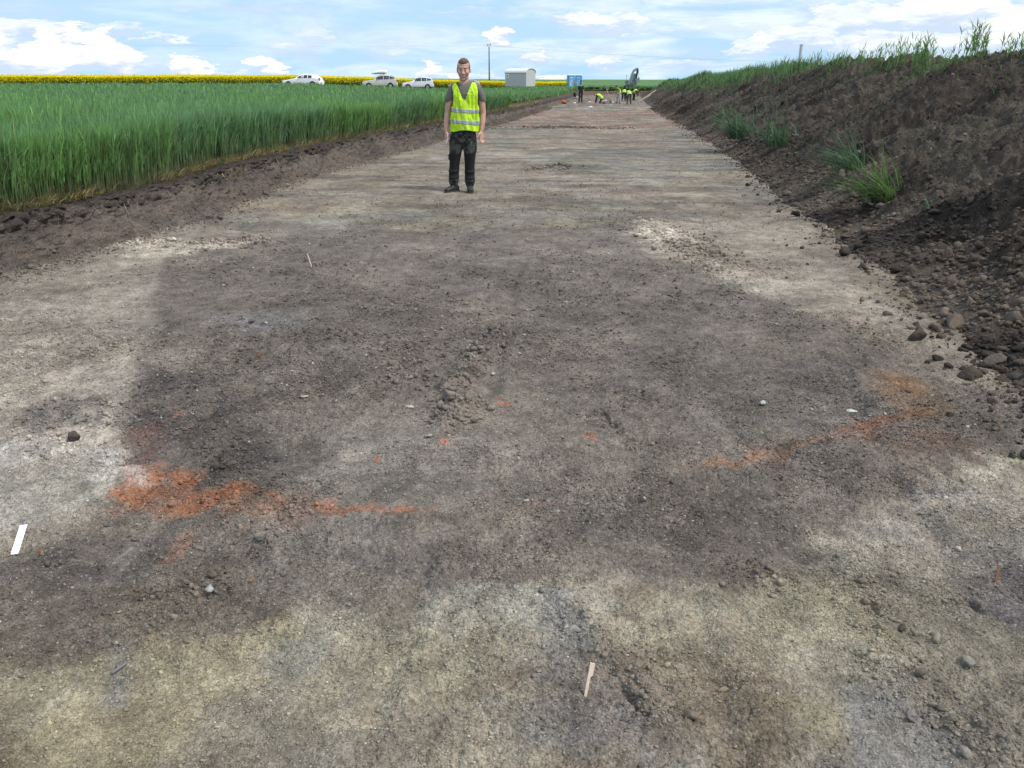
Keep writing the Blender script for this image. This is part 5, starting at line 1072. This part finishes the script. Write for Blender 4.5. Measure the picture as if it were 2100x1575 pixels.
for k in range(13): b.box((Ln/2*.995-(0 if k % 1 == 0 else 0), -Wd/2-.008, z0+.08+k*.145), (.10, .012, .07))
for k in range(13): b.box((-Ln/2*.99, -Wd/2-.008, z0+.08+k*.145), (.12, .012, .07))
b.build('corner_trim', mat('trim_white', (.7, .7, .68), .6), hut)
b = MB(); b.box((0, -Wd/2-.03, zw+.0), (Ln+.2, .05, .07)); b.build('gutter', mat('gutter_grey', (.2, .2, .2), .6), hut)
b = MB(); b.box((-1.55, -Wd/2-.02, 2.05), (.46, .02, .56)); sg = b.build('sign', mat('sign_white', (.82, .82, .82), .5), hut)
b = MB(); b.box((-1.55, -Wd/2-.034, 2.10), (.20, .006, .10)); b.box((-1.55, -Wd/2-.034, 1.95), (.20, .006, .08)); b.build('sign_mark', mat('sign_ink', (.08, .08, .1), .6), sg)
for k in (-1.1, 1.1):
    for s in (-1, 1): b = MB(); b.bar((k, s*.9, .33), (k, s*1.05, .33), .33, n=20); b.build('wheel', TYRE, hut)
b = MB(); b.bar((-Ln/2, 0, .5), (-Ln/2-1.1, 0, .45), .07); b.box((-Ln/2-1.1, 0, .5), (.24, .2, .26)); b.build('drawbar', mat('black_metal', (.02, .02, .02), .6), hut)

# ------------------------------------------------------------------ portable toilets
def toilet(px, lbl, c1, dd=0, rz=R(8)):
    x, y, z = carpos(px, 143+dd); t = empty('portable_toilet', (x, y, z+.12), rz, lbl, 'portable toilet', 'portable toilets'); w_ = 1.12
    b = MB(); b.box((0, 0, 1.1), (w_, w_, 2.1), bev=.03); b.build('cabin', mat('toilet_%d' % int(c1[0]*999), c1, .45, var=.05), t)
    b = MB(); b.loft([(0, 0, 2.14), (0, 0, 2.22), (0, 0, 2.30)], [.60, .58, .40], [.60, .58, .40], n=24, pw=6); b.build('roof', mat('toilet_roof', (.62, .74, .84), .5), t)
    b = MB(); b.box((0, -w_/2-.012, 1.08), (.80, .03, 1.92), bev=.01); d = b.build('door', mat('toilet_door', (.16, .46, .78), .45), t)
    b = MB(); b.box((.28, -w_/2-.04, 1.1), (.05, .04, .14)); b.build('handle', mat('handle_grey', (.3, .3, .3), .4), d)
    b = MB()       # white printed shapes on the door: slanting swoosh and bars
    for (cx, cz, w2, h2, rt) in ((-.05, 1.12, .62, .10, 30), (.06, .92, .55, .07, 30), (-.16, .52, .12, .50, 0), (.10, .50, .12, .42, 0), (0, 1.78, .54, .12, 0), (-.1, 1.40, .10, .16, 0), (.12, 1.42, .10, .16, 0)): b.box((cx, -w_/2-.034, cz), (w2, .008, h2), Matrix.Rotation(R(-rt), 3, 'Y'))
    b.build('door_print', mat('print_white', (.75, .82, .88), .5), d)
    return t
toilet(1170.5, 'blue portable toilet with printed door, the left one of the pair beyond the wheat', (.08, .27, .52))
toilet(1187, 'light blue portable toilet with printed door, the right one of the pair beyond the wheat', (.16, .50, .78), rz=R(-10))

# ------------------------------------------------------------------ excavator beyond the trench
x, y, z = carpos(1296, 124); ex = empty('excavator', (x, y, z), R(0), 'small grey excavator with folded boom beyond the workers at the trench end', 'excavator')
XG = mat('excavator_grey', (.26, .28, .30), .5, metal=.2, var=.15); XD = mat('excavator_dark', (.03, .032, .036), .7)
for s in (-.55, .55): b = MB(); b.loft([(s, -1.0, .28), (s, -.8, .28), (s, .8, .28), (s, 1.0, .28)], [.10, .18, .18, .10], [.14, .28, .28, .14], (1, 0, 0), 16, 4); b.build('track', XD, ex)
b = MB(); b.box((-.1, .25, .85), (1.5, 1.5, .50), bev=.06); b.box((-.45, .7, 1.15), (.9, .7, .35), bev=.08); b.build('engine_housing', XG, ex)
b = MB(); b.box((.28, .1, 1.65), (.78, 1.05, 1.30), bev=.06); cb = b.build('cab', mat('cab_grey', (.22, .25, .26), .5), ex)
b = MB(); b.box((.28, -.44, 1.78), (.60, .03, .86)); b.build('windscreen', mat('cab_glass', (.10, .24, .24), .1, spec=.9), cb)
b = MB(); b.box((.685, .05, 1.78), (.03, .7, .8)); b.build('side_window', mat('cab_glass', (.10, .24, .24), .1), cb)
b = MB(); b.box((-.55, -.9, .5), (1.3, .10, .42), bev=.02); b.build('dozer_blade', XD, ex)
b = MB(); b.prism([(-.62, .9), (-.34, .9), (-.08, 1.9), (.12, 2.45), (.62, 2.86), (.52, 3.05), (-.10, 2.62), (-.34, 2.0)], -.98, -.76); bo = b.build('boom', mat('boom_grey', (.30, .31, .33), .5, metal=.2), ex)
b = MB(); b.bar((-.20, -1.03, 1.1), (.10, -1.03, 2.2), .045, n=10); b.bar((-.10, -.87, 2.68), (.42, -.87, 3.02), .05, n=10); b.build('hydraulic_cylinder', mat('chrome', (.55, .56, .58), .3, metal=.9), bo)
b = MB(); b.prism([(.48, 3.08), (.70, 2.98), (.72, 2.5), (.58, 1.55), (.46, 1.55), (.46, 2.6)], -.96, -.78); b.build('arm', XD, ex)
b = MB(); b.bar((.74, -.87, 2.9), (.82, -.87, 2.2), .04, n=10); b.bar((.82, -.87, 2.2), (.80, -.87, 1.6), .025, n=8); b.build('arm_cylinder', mat('chrome', (.55, .56, .58), .3, metal=.9), ex)
b = MB(); b.prism([(.42, 1.60), (.66, 1.62), (.92, 1.80), (.96, 1.40), (.80, 1.12), (.52, 1.10), (.40, 1.30)], -1.12, -.62); b.build('bucket', XG, ex)
b = MB(); b.bar((-.72, .2, 1.2), (-.74, .2, 1.95), .02, n=6); b.box((-.74, .2, 2.0), (.05, .14, .2)); b.build('mirror', XD, ex)

# ------------------------------------------------------------------ power line
u, b2, c = pix_dir(1003.5, 160); D = 215.; px_ = D/b2*u; pz = float(zg(px_, D)); top = CAM_Z+D*pix_dir(1003.5, 90)[2]/pix_dir(1003.5, 90)[1]
pole = empty('power_pole', (px_, D, pz), 0, 'tall thin dark electricity pole standing beyond the rapeseed behind the man', 'power pole')
hh = top-pz; b = MB(); b.bar((0, 0, 0), (0, 0, hh-.9), .20, n=12, r2=.13); b.build('pole', mat('dark_pole', (.10, .115, .115), .8), pole, smooth=True)
b = MB(); b.bar((0, 0, hh-1.0), (-.42, 0, hh-.1), .05, n=6); b.bar((0, 0, hh-1.0), (.42, 0, hh-.1), .05, n=6); b.bar((-.50, 0, hh-.08), (.50, 0, hh-.02), .05, n=6); b.build('crossarm', mat('dark_steel', (.08, .08, .09), .6), pole)
for k in (-.45, 0, .45): b = MB(); b.bar((k, 0, hh-.35), (k, 0, hh-.06), .05, n=8); b.build('insulator', mat('insulator', (.12, .09, .08), .3), pole)
for i, k in enumerate((-.45, 0, .45)):
    for sgn, (ex_, ey_, ez_) in (('l', (-150, 150, 8.6)), ('r', (120, 262, 5.6))):
        P = []; S0 = Vector((px_+k, D, top-.35)); E = Vector((ex_+k, ey_, ez_))
        for t in np.linspace(0, 1, 24): q = S0.lerp(E, t); q.z -= 1.6*4*t*(1-t)*(.6 if sgn == 'l' else .8); P.append(q)
        b = MB()
        b.loft([p-S0 for p in P], [.008]*24, [.008]*24, (0, 0, 1), 4)
        tag(b.build('overhead_wire', mat('wire_alu', (.35, .37, .40), .6), loc=S0), ('thin electric wire running left from the power pole' if sgn == 'l' else 'thin electric wire running right from the power pole'), 'wire', 'wires to the left of the power pole' if sgn == 'l' else 'wires to the right of the power pole')

# white post behind the heap
u, b2, c = pix_dir(1637, 150); D = 34.; t_ = pix_dir(1640.5, 93); xp = D/b2*u; zt_ = CAM_Z+D*t_[2]/t_[1]; zb_ = float(zg(xp, D))
b = MB(); b.bar((0, 0, 0), (0, 0, zt_-zb_), .062, n=20); pm = mat('white_pipe', (.62, .64, .66), .45, var=.05)
pr_ = empty('marker_post', (xp, D, zb_), 0, 'pale plastic pipe post standing upright behind the soil heap', 'post'); b.build('pipe', pm, pr_, smooth=False, bevel=.004)
b = MB(); b.bar((0, 0, zt_-zb_+.001), (0, 0, zt_-zb_+.03), .066, n=20); b.build('cap', mat('grey_cap', (.4, .4, .42), .5), pr_)
print('done')
